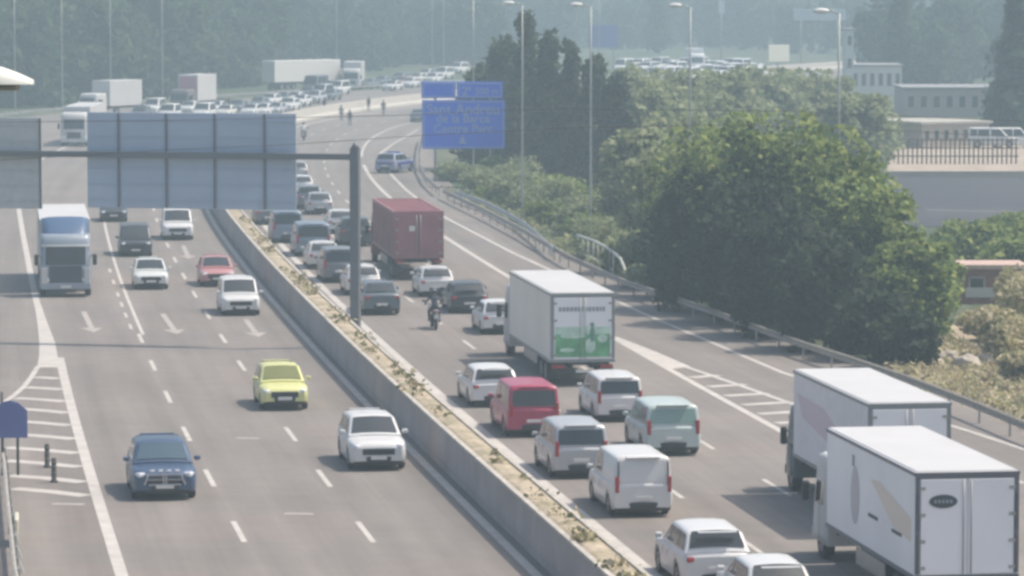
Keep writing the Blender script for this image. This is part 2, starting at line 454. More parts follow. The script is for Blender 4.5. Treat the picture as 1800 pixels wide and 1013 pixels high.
rp = [(1840, 762), (1800, 747), (1700, 706), (1600, 668), (1500, 634), (1400, 602), (1250, 547), (1100, 497), (1000, 452), (915, 402), (850, 369), (780, 336)]
near = [P(u, v, Z6) for u, v in rp]
near = [extend(near[1], near[0], 60)] + near
path_rail("guardrail", "long steel guardrail edging the entry slip road below the dark trees", [(p.x, p.y, 0) for p in near], 0.75, 4.0, (M_rail_w, M_galv))
fr = [P(u, v, Z6) for u, v in [(772, 332), (750, 312), (738, 290), (737, 262)]]
fr += [Vector((P(742, 240, Z6).x, P(742, 240, Z6).y, 0))]
path_rail("guardrail", "far curved guardrail bending behind the blue direction sign", [(p.x, p.y, 0) for p in fr], 0.75, 4.0, (M_rail_w, M_galv))
sp = [P(u, v, .7) for u, v in [(975, 437), (945, 409), (915, 386), (860, 357), (800, 335)]]
path_rail("guardrail", "second outer guardrail in front of the pale green bushes", [(p.x, p.y, 0) for p in sp], 0.85, 4.0, (M_galv, M_galv))
lp = [P(u, v, Z6) for u, v in [(44, 1060), (33, 1013), (25, 940), (18, 880), (13, 820), (8, 796)]]
lr = path_rail("guardrail", "dark guardrail with white reflectors at the bottom left corner", [(p.x, p.y, 0) for p in lp], 0.8, 2.0, (M_conc, M_galv), rails=((0.68, 0.16), (0.36, 0.14)))
for i in range(7):
    a, b = lp[0], lp[3]; q = a + (b - a) * (i / 7 + .04)
    mb = MB(); mb.add([(q.x - .14, q.y, 0.40), (q.x + .12, q.y, 0.40), (q.x, q.y, 0.72), (q.x - .14, q.y + .04, 0.40), (q.x + .12, q.y + .04, 0.40), (q.x, q.y + .04, 0.72)],
                      [(0, 1, 2), (5, 4, 3), (0, 3, 4, 1), (1, 4, 5, 2), (2, 5, 3, 0)])
    keep(mb.build("reflector", M_plate), lr)
q = P(29, 925, .5)
keep(MB().box((q.x, q.y, .55), (0.12, 1.6, .5), 0, .05, (0, 0, .12)).build("end_plate", mat("cream_plate", (.55, .52, .42), .6)), lr)
ll = []
for y in (300, 330, 360, 400, 440, 480, 520, 560, 620): ll.append(off(LEFT(y) + .6, y))
path_rail("guardrail", "far left guardrail running behind the white lorry", ll, 0.75, 6.0, (M_galv, M_galv))
# pale pedestrian railing over the culvert
rl = [P(u, v, 1.0) for u, v in [(1015, 422), (1040, 430), (1062, 441), (1078, 452)]]
t = thing("railing", "pale curved pedestrian railing with vertical bars beside the slip road", "railing", (rl[0].x, rl[0].y, 0))
M_pale = mat("pale_painted_steel", (0.50, 0.52, 0.46), 0.5)
top = [(p.x, p.y, 1.25) for p in rl] + [(rl[-1].x + .35, rl[-1].y - 1.4, 1.0), (rl[-1].x + .55, rl[-1].y - 2.2, .5), (rl[-1].x + .6, rl[-1].y - 2.4, 0)]
keep(MB().tube(top, 0.085, 8).build("handrail", M_pale), t)
keep(MB().tube([(p.x, p.y, .25) for p in rl], 0.05, 6).build("lower_rail", M_pale), t)
for i in range(9):
    f = i / 8 * (len(rl) - 1); j = min(int(f), len(rl) - 2); q = rl[j] + (rl[j + 1] - rl[j]) * (f - j)
    keep(MB().tube([(q.x, q.y, 0), (q.x, q.y, 1.25)], 0.05, 6).build("bar", M_pale), t)

# ------------------------------------------------------------------ sign gantry seen from behind, disc on its post
GYd = 167.0
GP = at_dist(625, 590, GYd); KB = 0.22; GRZ = -math.atan(KB)
def gline(u):           # foot of the pixel column u on the beam's line (its left end lies farther off)
    m = (u - 900.0) / FPX; x = m * (GYd + KB * GP.x) / (1 + m * KB); return x, GYd + KB * (GP.x - x)
def gz(v, y=GYd): return at_dist(625, v, y).z
t = thing("sign_gantry", "grey steel gantry post and beam carrying road signs seen from behind", "gantry", (GP.x, GYd, 0), GRZ)
zb = gz(276); zp = gz(262); span = 21.0
MB().box((0, 0, zp / 2), (0.40, 0.40, zp), 0, .03).build("post", M_steel, t)
MB().box((0, 0, .1), (0.75, 0.75, 0.18), 0, .02).build("base_plate", M_steel, t)
MB().tube([(0, 0, zp - .02), (0, 0, zp + .32)], [0.24, 0.02], 8).build("post_cap", M_steel, t)
MB().box((-span / 2 - .2, -.02, zb), (span, 0.3, 0.26), 0, .02).build("beam", M_steel, t)
MB().box((-span - .4, 0, (zb + .2) / 2), (0.4, 0.4, zb + .2), 0, .03).build("far_post", M_steel, t)
M_back = mat("sign_back_aluminium", (0.43, 0.50, 0.60), 0.5, metal=0.1, noise=0.06, nscale=.6)
def back_panel(u0, u1, v0, v1, label, sts, m):
    (x0, y0), (x1, y1) = gline(u0), gline(u1); ym = (y0 + y1) / 2
    L = math.hypot(x1 - x0, y1 - y0); z0, z1 = gz(v1, ym), gz(v0, ym); cxx = (x0 + x1) / 2
    tt = thing("direction_sign", label, "road sign", (cxx + .25 * math.sin(-GRZ), ym + .25, z0), GRZ)
    MB().box((0, 0, (z1 - z0) / 2), (L, .06, z1 - z0), 0, .02).build("panel", m, tt)
    for k in range(6): MB().box((0, -.05, (z1 - z0) * (k + .5) / 6), (L - .1, .035, .035)).build("rib", m, tt)
    for u in sts:
        xx = (gline(u)[0] - cxx) / math.cos(GRZ); MB().box((xx, -.088, (z1 - z0) / 2), (.1, .035, z1 - z0 - .06)).build("stiffener", M_steel, tt)
    return tt
back_panel(150, 518, 199, 368, "wide blue-grey sign panel seen from behind over the oncoming lanes", (206, 290, 375, 463), M_back)
back_panel(-230, 70, 206, 366, "pale grey sign panel seen from behind at the left edge", (-150, -60, 68), mat("sign_back_pale", (0.54, 0.55, 0.54), .5, metal=.1, noise=.06))
# ------------------------------------------------------------------ blue direction sign on the right
def text_mesh(s, size, m, name="lettering"):
    cu = bpy.data.curves.new("t", 'FONT'); cu.body = s; cu.size = size; cu.align_x = 'CENTER'; cu.align_y = 'CENTER'; cu.extrude = 0.004; cu.offset = size * 0.012
    o = bpy.data.objects.new("t", cu); COL.objects.link(o)
    dg = bpy.context.evaluated_depsgraph_get(); me = bpy.data.meshes.new_from_object(o.evaluated_get(dg)); me.name = name
    bpy.data.objects.remove(o); bpy.data.curves.remove(cu)
    me.materials.clear(); me.materials.append(m); return me
M_blue = mat("sign_blue", (0.03, 0.145, 0.80), 0.45, noise=.05)
M_sgw = mat("sign_white", (0.26, 0.38, 0.66), 0.5)
SP = P(815, 318); SY = SP.y
def sx(u): return at_dist(u, 200, SY).x
def sz(v): return at_dist(815, v, SY).z
t = thing("direction_sign", "blue motorway direction sign with white lettering beside the outgoing lanes", "road sign", (SP.x, SY, 0))
def local(o): return o
def spanel(u0, u1, v0, v1, dy=0.0):
    x0, x1, z0, z1 = sx(u0), sx(u1), sz(v1), sz(v0)
    c = ((x0 + x1) / 2 - SP.x, dy, (z0 + z1) / 2)
    MB().box(c, (x1 - x0, .08, z1 - z0), 0, .03).build("panel", M_blue, t)
    b = MB(); ww, hh = x1 - x0 - .3, z1 - z0 - .26; lw = .085
    for (cx_, cz_, dx_, dz_) in [(0, hh / 2, ww + lw, lw), (0, -hh / 2, ww + lw, lw), (-ww / 2, 0, lw, hh - lw), (ww / 2, 0, lw, hh - lw)]:
        b.box((c[0] + cx_, c[1] - .045, c[2] + cz_), (dx_, .012, dz_))
    b.build("border", M_sgw, t)
    return c
c1 = spanel(741, 801, 144, 173); c1b = spanel(803, 884, 144, 173); c2 = spanel(742, 888, 176, 262)
for s, u, v, sz_ in [("2ª", 820, 161, .95), ("500 m", 856, 161, .72), ("Sant Andreu", 814, 193, 1.15), ("de la Barca", 814, 209, .95), ("Centre Parc", 814, 227, .95), ("▲", 813, 245, .9)]:
    me = text_mesh(s, sz_ * 1.0, M_sgw) if s != "▲" else MB().add([(-.3, -.35, 0), (.3, -.35, 0), (0, .35, 0), (-.3, -.35, .012), (.3, -.35, .012), (0, .35, .012)], [(2, 1, 0), (3, 4, 5), (0, 1, 4, 3), (1, 2, 5, 4), (2, 0, 3, 5)]).mesh("arrow", M_sgw)
    o = link("lettering" if s != "▲" else "arrow", me, t); o.location = (sx(u) - SP.x, -.052, sz(v)); o.rotation_euler = (PI / 2, 0, 0)
for u in (765, 862):
    MB().box((sx(u) - SP.x, .16, (sz(146)) / 2), (.22, .22, sz(146)), 0, .02).build("post", M_galv, t)

# small blue sign at the left edge and the two flexible marker posts
q = P(14, 836)
t = thing("gore_sign", "small blue house-shaped sign at the left edge beside the hatched gore", "road sign", (q.x, q.y, 0))
s_ = q.y / FPX
zt = lambda v: at_dist(14, v, q.y).z
xs = lambda u: at_dist(u, 740, q.y).x - q.x
out = [(xs(-14), zt(770)), (xs(48), zt(770)), (xs(48), zt(722)), (xs(32), zt(708)), (xs(17), zt(704)), (xs(2), zt(708)), (xs(-14), zt(722))]
mb = MB(); n = len(out)
mb.add([(x, 0, z) for x, z in out] + [(x, .05, z) for x, z in out], [list(range(n)), list(range(2 * n - 1, n - 1, -1))] + [(i, i + n, (i + 1) % n + n, (i + 1) % n) for i in range(n)])
mb.build("panel", mat("gore_sign_blue", (0.12, 0.145, 0.34), .5), t)
MB().tube([(xs(3), .1, 0), (xs(3), .1, zt(690))], .045, 8).build("post", M_dark, t)
MB().tube([(xs(30), .1, 0), (xs(30), .1, zt(720))], .045, 8).build("post", M_dark, t)
M_bol = mat("bollard_dark", (0.035, 0.033, 0.03), .7); M_bolb = mat("bollard_band", (0.12, 0.11, 0.10), .6)
for u, v, lb in [(83, 822, "dark thin marker post on the hatched gore, farther from the camera"), (95, 848, "dark thin marker post on the hatched gore, nearer and lower one")]:
    q = P(u, v); t = thing("marker_post", lb, "bollard", (q.x, q.y, 0), 0, "marker posts on the gore")
    MB().lathe((0, 0, 0), 'z', [(0, 0), (.13, 0), (.13, .04), (.085, .07), (.08, .74), (.05, .78), (0, .79)], 12).build("post", M_bol, t)
    for zz in (.3, .5, .66): MB().lathe((0, 0, zz), 'z', [(.07, -.03), (.09, -.03), (.09, .03), (.07, .03)], 12).build("band", M_bolb, t)

# ------------------------------------------------------------------ lamp posts
M_pole = mat("lamp_pole_steel", (0.34, 0.36, 0.33), .45, metal=.3); M_head = mat("lamp_head_white", (.72, .72, .68), .4)
def lamp_post(label, base, h=14.2, side=-1, group=None, arm=.35):
    t = thing("street_lamp", label, "street lamp", base, 0, group)
    MB().tube([(0, 0, 0), (0, 0, .5), (0, 0, h * .6), (0, 0, h)], [.10, .085, .065, .045], 10).build("pole", M_pole, t)
    MB().tube([(0, 0, h - .05), (side * arm, 0, h + .12), (side * (arm + .3), 0, h + .14)], .04, 8).build("arm", M_pole, t)
    mb = MB(); c = side * (arm + .55)
    mb.ball((c, 0, h + .12), (.42, .16, .14)); mb.build("lamp_head", M_head, t)
    MB().box((c, 0, h + .03), (.55, .2, .05), 0, .02).build("lens", M_lamp, t)
    return t
GL = "tall lamp posts along the motorway"
lamp0 = lamp_post("tall lamp post rising from the guardrail nearest the blue sign's right edge", P(918, 392), 14.2, -1, GL)
for u, v, lb in [(1038, 420, "tall lamp post standing at the pale pedestrian railing"), (1212, 432, "tall lamp post half hidden by the light green trees"),
                 (1472, 522, "tall lamp post standing in front of the biggest dark tree"), (832, 306, "lamp post whose foot shows just under the blue sign"),
                 (27, 199, "faint lamp post farthest left above the traffic"), (110, 196, "far lamp post behind the white lorry at left"),
                 (195, 189, "far lamp post above the white lorry's trailer"), (286, 180, "far lamp post beside the red and white lorry"),
                 (592, 142, "far lamp post above the white truck in the jam"), (760, 140, "far lamp post just above the blue sign's left half"),
                 (780, 128, "thin far lamp post second above the blue sign"), (1053, 160, "faint lamp post by the small hazy blue sign")]:
    p = P(u, v); dup(lamp0, (p.x, p.y, 0), 0, lb, GL)
# the close lamp head at the left edge of the picture
y = 41.0; c = at_dist(4, 120, y)
t = thing("street_lamp", "close white street lamp head cut by the left picture edge", "street lamp", (c.x - 3.2, y, 0), 0, GL)
hz_ = c.z - .12
MB().tube([(0, 0, 0), (0, 0, .6), (0, 0, hz_ - .6), (.25, 0, hz_ - .1), (.9, 0, hz_ + .02), (2.7, 0, hz_ + .04)], [.12, .1, .07, .055, .045, .04], 10).build("pole", M_pole, t)
mb = MB(); prof = []
vs = []; fs = []; nn, mm = 14, 8
for i in range(nn + 1):
    f = i / nn; x = 2.55 + .98 * f; wy = .19 * math.sin(PI * min(1, max(.06, f * .93 + .04))) ** .6; hzz = .24 * math.sin(PI * min(.97, f * .62 + .33)) ** .9
    for k in range(mm + 1):
        a = PI * k / mm; vs.append((x, wy * math.cos(a), hz_ - .05 + hzz * math.sin(a)))
for i in range(nn):
    for k in range(mm): fs.append((i * (mm + 1) + k, i * (mm + 1) + k + 1, (i + 1) * (mm + 1) + k + 1, (i + 1) * (mm + 1) + k))
mb.add(vs, fs, 0, True); mb.add(vs[:mm + 1], [list(range(mm + 1))]); mb.add(vs[-mm - 1:], [list(range(mm + 1))])
mb.build("lamp_head", mat("lamp_hood_cream", (.78, .77, .69), .4), t)
MB().box((3.02, 0, hz_ - .085), (.72, .26, .06), 0, .02).build("lens", mat("lamp_underside", (.30, .26, .20), .4), t)

# overhead cables
M_cable = mat("cable_black", (.05, .052, .055), .6)
for pts, lb in [([(-300, 300), (290, 264), (500, 255), (745, 238), (1000, 225), (1240, 220), (1500, 226), (2000, 252)], "lower overhead cable crossing in front of the signs and trees"),
                ([(-300, 232), (0, 215), (300, 212), (700, 203), (890, 194), (1000, 191), (1400, 196), (2000, 222)], "upper overhead cable crossing above the lower one")]:
    q = [at_dist(u, v, 128 + i) for i, (u, v) in enumerate(pts)]
    tag(MB().tube(q, .011, 6).build("overhead_cable", M_cable), lb, "cable", "overhead cables")

# ------------------------------------------------------------------ cars and vans
def paint(name, c, flake=0.0):
    return mat("paint_" + name, c, 0.38, metal=flake, spec=0.5, coat=0.35, noise=0.03, nscale=1.5)
#        L     W    H    hood  belt  xa(ws base) xb(roof front) xc(roof rear) xd(rear base)  wheelbase wr  tail deck z
KINDS = {
 'hatch': dict(L=4.15, W=1.80, H=1.46, hood=.88, belt=.93, xa=.95, xb=.10, xc=-1.45, xd=-2.00, wb=2.55, wr=.31, deck=.93),
 'sedan': dict(L=4.60, W=1.82, H=1.44, hood=.86, belt=.92, xa=1.00, xb=.15, xc=-1.10, xd=-1.85, wb=2.70, wr=.32, deck=1.00),
 'suv':   dict(L=4.45, W=1.88, H=1.62, hood=1.00, belt=1.04, xa=1.00, xb=.20, xc=-1.75, xd=-2.14, wb=2.65, wr=.35, deck=1.04),
 'mpv':   dict(L=4.40, W=1.86, H=1.80, hood=1.02, belt=1.06, xa=1.25, xb=.45, xc=-2.02, xd=-2.14, wb=2.75, wr=.33, deck=1.06),
 'van':   dict(L=4.70, W=1.92, H=1.92, hood=1.05, belt=1.10, xa=1.45, xb=.70, xc=-2.22, xd=-2.30, wb=2.95, wr=.34, deck=1.10),
 'bigvan':dict(L=5.60, W=2.05, H=2.45, hood=1.25, belt=1.30, xa=2.00, xb=1.30, xc=-2.72, xd=-2.78, wb=3.45, wr=.36, deck=1.30),
}
WHEELS = {}
def wheel_parts(r):
    if r not in WHEELS:
        a = MB().lathe((0, 0, 0), 'y', [(r * .62, -.10), (r * .93, -.10), (r, -.07), (r, .07), (r * .93, .10), (r * .62, .10), (r * .62, -.10)], 24).mesh("wheel", M_rub)
        mb = MB().lathe((0, 0, 0), 'y', [(0, .07), (r * .2, .085), (r * .24, .07)], 20, 0)
        mb.lathe((0, 0, 0), 'y', [(r * .52, .075), (r * .62, .095), (r * .64, .06), (r * .6, -.09)], 24, 0)
        for k in range(5):
            an = 2 * PI * k / 5
            mb.box((r * .38 * math.cos(an), .07, r * .38 * math.sin(an)), (r * .42, .03, r * .13), 0, 0, (0, -an, 0))
        mb.lathe((0, 0, 0), 'y', [(0, .02), (r * .6, .02)], 20, 1)
        WHEELS[r] = (a, mb.mesh("rim", [M_rim, M_dark]))
    return WHEELS[r]
def add_wheel(t, x, y, r, width=1.0):
    a, b = wheel_parts(r)
    o = link("wheel", a, t); o.location = (x, y, r); o.rotation_euler = (0, 0, 0 if y > 0 else PI); o.scale = (1, width, 1)
    link("rim", b, o)
def grid(mb, rows, mi=0, smooth=True):
    m = len(rows[0]); vs = [p for r in rows for p in r]; fs = []
    for i in range(len(rows) - 1):
        for k in range(m - 1): fs.append((i * m + k, i * m + k + 1, (i + 1) * m + k + 1, (i + 1) * m + k))
    return mb.add(vs, fs, mi, smooth)

def make_car(kind, pm_, label, cat="car", name="parked", lite=False, rear_glass=True, side_glass=True, glass=None, group=None, accent=None, roof_mat=None, scale_h=1.0, dark_low=True):
    D = KINDS[kind]; L, W, H = D['L'], D['W'], D['H']; h = W / 2
    G = glass or M_glass
    t = thing(name, label, cat, (0, 0, 0), 0, group)
    xf, xr = L / 2, -L / 2
    wf, wb_ = D['wb'] / 2 + .05, -D['wb'] / 2 + .05; wr = D['wr']
    hood, belt, deck, xa, xb, xc, xd = (D[k] for k in ('hood', 'belt', 'deck', 'xa', 'xb', 'xc', 'xd'))
    # lower shell
    xs_ = set([xf, xf - .04, xf - .14, xf - .35, xa + .25, xa, xd, xr + .3, xr + .12, xr + .03, xr] + list(np.linspace(xr + .3, xf - .35, 15)))
    ar = wr + .07
    for wx in (wf, wb_):
        for k in range(9): xs_.add(wx + ar * math.cos(PI * k / 8))
    xs_ = sorted(x for x in xs_ if xr <= x <= xf)
    xs_ = [x for i, x in enumerate(xs_) if i == 0 or x - xs_[i - 1] > .012]
    rows = []
    for x in xs_:
        f = min(1.0, (xf - x) / .55); r = min(1.0, (x - xr) / .4)
        taper = (0.80 + 0.20 * math.sqrt(max(0, 1 - (1 - f) ** 2))) * (0.88 + 0.12 * math.sqrt(max(0, 1 - (1 - r) ** 2)))
        hw = h * taper
        if x >= xa: zt = hood - .10 * ((x - xa) / (xf - xa)) ** 1.5 - (.16 * max(0, 1 - (xf - x) / .14) ** 2)
        elif x <= xd: zt = deck - .03 - (.10 * max(0, 1 - (x - xr) / .1) ** 2)
        else: zt = belt + (hood - belt) * max(0, min(1, (x - xd) / (xa - xd)))
        zb = .24 + .10 * max(0, 1 - (xf - x) / .3) + .08 * max(0, 1 - (x - xr) / .3)
        za = zb
        for wx in (wf, wb_):
            dd = ar * ar - (x - wx) ** 2
            if dd > 0: za = max(za, wr + math.sqrt(dd) * .98)
        za = min(za, zt - .16)
        zs = max(za + .03, .55)
        zs = min(zs, zt - .1)
        half = [(0, zb if za == zb else max(zb, za - .02)), (hw * .80, za), (hw * .965, za), (hw * .985, za + .02), (hw, zs), (hw * .985, zs + (zt - zs) * .55), (hw * .955, zt - .06), (hw * .90, zt - .012), (hw * .60, zt + .012), (0, zt + .025)]
        rows.append([Vector((x, -y, z)) for y, z in half] + [Vector((x, y, z)) for y, z in reversed(half[:-1])])
    b = MB(); grid(b, rows)
    b.add(rows[0], [list(range(len(rows[0])))]); b.add(rows[-1], [list(range(len(rows[-1])))])
    # greenhouse
    wB, wT = h * .925, h * .76
    if kind in ('van', 'bigvan', 'mpv'): wT = h * .85
    zr_ = H - .03
    def zx(x):
        if x >= xa or x <= xd: return belt
        if x > xb: z = belt + (zr_ - belt) * (xa - x) / (xa - xb)
        elif x < xc: z = belt + (zr_ - belt) * (x - xd) / (xc - xd)
        else: z = zr_ - .05 * max(0, (xb - x) / (xb - xc) - .35) * (0 if kind in ('van', 'bigvan') else 1)
        return min(z, zr_)
    def wz(z): return wB + (wT - wB) * (z - belt) / (zr_ - belt)
    def sec(x, proud=0.0):
        z = zx(x); e = min(.07, (z - belt) * .5)
        pts = [(wB + proud, belt - .05), (wz(z - e) + proud, z - e), (wz(z) - .05, z - e * .3 + proud), (wz(z) - .16, z + proud), (wz(z) * .5, z + .022 + proud), (0, z + .03 + proud)]
        return [Vector((x, -y, zz)) for y, zz in pts] + [Vector((x, y, zz)) for y, zz in reversed(pts[:-1])]
    gxs = sorted(set([xd, xd + .001] + list(np.linspace(xd + .02, xc, 5)) + list(np.linspace(xc, xb, 9)) + list(np.linspace(xb, xa - .02, 6)) + [xa]))
    rows = [sec(x) for x in gxs]
    grid(b, rows)
    b.add(rows[0], [list(range(len(rows[0])))]); b.add(rows[-1], [list(range(len(rows[-1])))])
    b.build("body", pm_, t)
    # glazing: panes a little proud of the shell
    def top_pane(x0, x1, name_, fr=.90, m=None):
        mb = MB(); rws = []
        for i in range(6):
            x = x0 + (x1 - x0) * i / 5; z = zx(x); W2 = (wz(z) - .10) * fr / .9
            rws.append([Vector((x, W2 * s, z + .012 + (.022 + .008 * (1 - abs(s))) * (1 - abs(s) ** 2) + .006)) for s in (-1, -.75, -.5, -.25, 0, .25, .5, .75, 1)])
        nrm = Vector((1 if x0 > 0 else -1, 0, abs(x1 - x0) / max(.1, zr_ - belt))).normalized() * .014
        grid(mb, [[p + nrm for p in r] for r in rws]); return mb.build(name_, m or G, t)
    top_pane(xa - .07 * (xa - xb) - .03, xb + .10 * (xa - xb), "windshield")
    if rear_glass:
        if xc - xd > .25:
            top_pane(xd + .12 * (xc - xd) + .02, xc - .10 * (xc - xd), "rear_window")
        else:
            z0, z1 = belt + .06, zr_ - .16
            mb = MB(); rws = []
            for i in range(4):
                z = z0 + (z1 - z0) * i / 3; x = xd + (xc - xd) * (z - belt) / (zr_ - belt) - .012
                rws.append([Vector((x, (wz(z) - .10) * s, z)) for s in (-1, -.6, 0, .6, 1)])
            grid(mb, rws, 0, False); mb.build("rear_window", G, t)
    else:
        mb = MB()
        for s in (-1, 1): mb.box((xd - .0, s * (h * .80), (belt + zr_) / 2 - .35), (.05, .035, zr_ - belt + .45))
        mb.box((xd - .012, 0, belt * .5 + .28), (.04, W * .55, .10)); mb.build("door_trim", M_dark, t)
    panes = [(xa - .30, .02), (-.08, xc * .62), (xc * .66, xd + .22)]
    if not side_glass: panes = panes[:1]
    if kind == 'hatch': panes = [(xa - .30, .0), (-.1, xd + .30)]
    for s in (-1, 1):
        mb = MB()
        for (p0, p1) in panes:
            z0, z1 = belt + .04, zr_ - .10
            def lim(x, z):
                tt = (z - belt) / (zr_ - belt)
                return max(min(x, xa - (xa - xb) * tt - .14), xd + (xc - xd) * tt + .12)
            q = [(lim(p0, z0), z0), (lim(p0, z1), z1), (lim(p1, z1), z1), (lim(p1, z0), z0)]
            if q[0][0] - q[3][0] < .12: continue
            mb.add([Vector((x, s * (wz(z) + .012), z)) for x, z in q], [(0, 1, 2, 3)])
        mb.build("side_window", G, t)
    if lite:
        for x in (wf, wb_):
            for s in (-1, 1):
                o = link("wheel", wheel_parts(wr)[0], t); o.location = (x, s * (h - .12), wr)
        return t
    for x in (wf, wb_):
        for s in (-1, 1): add_wheel(t, x, s * (h - .115), wr)
    # dark wheel wells
    mb = MB()
    for x in (wf, wb_): mb.box((x, 0, wr + .12), (wr * 1.7, W * .62, wr * 1.1))
    mb.box((0, 0, .27), (L * .86, W * .72, .08)); mb.build("underbody", M_dark, t)
    bz = .36
    lowm = accent or M_dark
    for (x, nm) in ((xf, "front_bumper"), (xr, "rear_bumper")):
        s = 1 if x > 0 else -1
        mb = MB(); rws = []
        zz = [(.20, .05), (.24, .0), (.46, -.012), (.52, .03)]
        for z, ins in zz:
            rws.append([Vector((x + s * (.02 - ins - .16 * abs(k) ** 3), k * h * (.90 if s < 0 else .86), z)) for k in (-1, -.8, -.4, 0, .4, .8, 1)])
        grid(mb, rws, 0, True)
        grid(mb, [[p - Vector((s * .25, 0, 0)) for p in r] for r in (rws[0], rws[-1])])
        mb.build(nm, lowm, t)
    MB().box((xf + .005, 0, hood * .5 + .14), (.06, W * .56, .20), 0, .03).build("grille", M_dark, t)
    MB().box((xf + .045, 0, .44), (.02, .52, .11), 0, .006).build("number_plate", M_plate, t)
    MB().box((xr - .02, 0, .50 if not kind in ('mpv', 'van', 'bigvan', 'suv') else .62), (.02, .52, .11), 0, .006).build("number_plate", M_plate, t)
    for s in (-1, 1):
        mb = MB().box((xf - .17, s * h * .70, hood - .20), (.30, .36, .15), 0, .05, (0, .0, -s * .5)); mb.build("headlight", M_lamp, t)
        if kind in ('mpv', 'van', 'bigvan'):
            MB().box((xr + .05, s * h * .845, belt - .06), (.14, .13, .50), 0, .03).build("tail_light", M_tail, t)
        else:
            MB().box((xr + .10, s * h * .72, deck - .17), (.22, .34, .15), 0, .04, (0, 0, s * .35)).build("tail_light", M_tail, t)
        MB().box((xa - .30, s * (h + .09), belt + .09), (.12, .20, .14), 0, .045).build("mirror", pm_, t)
        MB().box((-.1, s * (h * .985), belt - .17), (.20, .03, .03), 0, .008).build("door_handle", pm_, t)
        mb = MB()
        for x in (xa - .38, -.04, xc * .64 if kind != 'hatch' else -.85): mb.box((x, s * (h * .992), .62), (.012, .006, .52))
        mb.build("door_gap", M_dark, t)
    MB().box((xd * .98, 0, zr_ - .02), (.16, W * .55, .035), 0, .012).build("roof_spoiler", pm_, t)
    return t

def place(t, u, v, out=True, L=None, yaw=0.0, scale=None):
    """near face centre stands at pixel (u, v); out = driving away"""
    p = P(u, v); d, y = road_coords(p); th = head(y + 2) + yaw
    dr = Vector((math.sin(th), math.cos(th), 0))
    c = p + dr * (L / 2)
    t.location = (c.x, c.y, 0.004)
    t.rotation_euler = (0, 0, math.atan2(dr.y, dr.x) + (0 if out else PI))
    if scale: t.scale = scale
    return t

C = dict(white=(.62, .62, .605), silver=(.44, .45, .46), grey=(.16, .175, .19), blue=(.058, .095, .165), dark=(.035, .038, .045), yellow=(.64, .64, .27),
         red=(.42, .06, .09), crimson=(.36, .035, .085), mint=(.46, .53, .50), slate=(.12, .145, .165), cream=(.62, .60, .54), pinkred=(.46, .22, .22), bluish=(.20, .25, .32), offw=(.60, .62, .60), bright=(.82, .82, .80), slate2=(.055, .068, .07), policegrey=(.24, .27, .38))
PM = {k: paint(k, v, .25 if k in ('silver', 'grey', 'blue', 'slate', 'bluish') else 0) for k, v in C.items()}
M_glass_y = mat("glass_yellow_tint", (.17, .18, .06), .12, spec=.6)
M_glass_g = mat("glass_green_tint", (.22, .33, .29), .12, spec=.6)
M_glass_b = mat("glass_blue_tint", (.05, .09, .12), .07, spec=.7)
GI, GO = "cars driving towards the camera", "cars held up on the outgoing lanes"
# oncoming side
def car_in(kind, col, u, v, label, cat="car", **k):
    sc = k.pop('scale', None); yaw = k.pop('yaw', 0)
    return place(make_car(kind, PM[col], label, cat, group=GI, **({'name': 'car'} | k)), u, v, False, KINDS[kind]['L'], yaw, sc)
def car_out(kind, col, u, v, label, cat="car", **k):
    sc = k.pop('scale', None); yaw = k.pop('yaw', 0)
    return place(make_car(kind, PM[col], label, cat, group=GO, **({'name': 'car'} | k)), u, v, True, KINDS[kind]['L'], yaw, sc)
j = car_in('suv', 'blue', 290, 881, "blue car with chrome grille and bright lights, nearest on the oncoming lanes", glass=M_glass_b, scale=(1, 1.06, 1.0))
M_chrome = mat("chrome", (.6, .62, .66), .15, metal=.9)
mb = MB(); xg = KINDS['suv']['L'] / 2 + .045
for (yy, zz, wy, wz_) in [(0, .82, 1.16, .045), (0, .50, .92, .045)]: mb.box((xg, yy, zz), (.03, wy, wz_), 0, .012)
for sg in (-1, 1): mb.box((xg, sg * .53, .66), (.03, .045, .34), 0, .012, (sg * .36, 0, 0)); mb.box((xg, sg * .04, .66), (.02, .035, .28), 0, .008)
mb.box((xg - .01, 0, .66), (.02, 1.0, .03), 0, .008)
mb.build("chrome_grille", M_chrome, j)
for s in (-.36, -.12, .12, .36): MB().box((xg - .06, s, .93), (.05, .13, .07), 0, .02).build("driving_light", M_lamp, j)
car_in('suv', 'white', 666, 829, "white SUV with dark grille beside the median, nearest white one oncoming")
car_in('hatch', 'yellow', 501, 723, "yellow car in the middle of the oncoming lanes", glass=M_glass_y, scale=(1, 1, 1.06))
car_in('mpv', 'white', 424, 556, "white people carrier driving just in front of the pinkish red car", "minivan", name="minivan", scale=(1, 1, .92))
car_in('hatch', 'pinkred', 383, 505, "pinkish red car half hidden by the white people carrier")
car_in('hatch', 'offw', 266, 510, "pale greenish white car behind the painted lane arrows")
car_in('van', 'dark', 239, 452, "dark grey van with lit headlights beside the big lorry", "van", name="van", scale=(1, 1, .9))
car_in('van', 'white', 313, 423, "white van just below the grey sign panel next to the median", "van", name="van", scale=(1, 1, .95))
car_in('sedan', 'dark', 200, 391, "dark car half hidden under the grey sign panel")
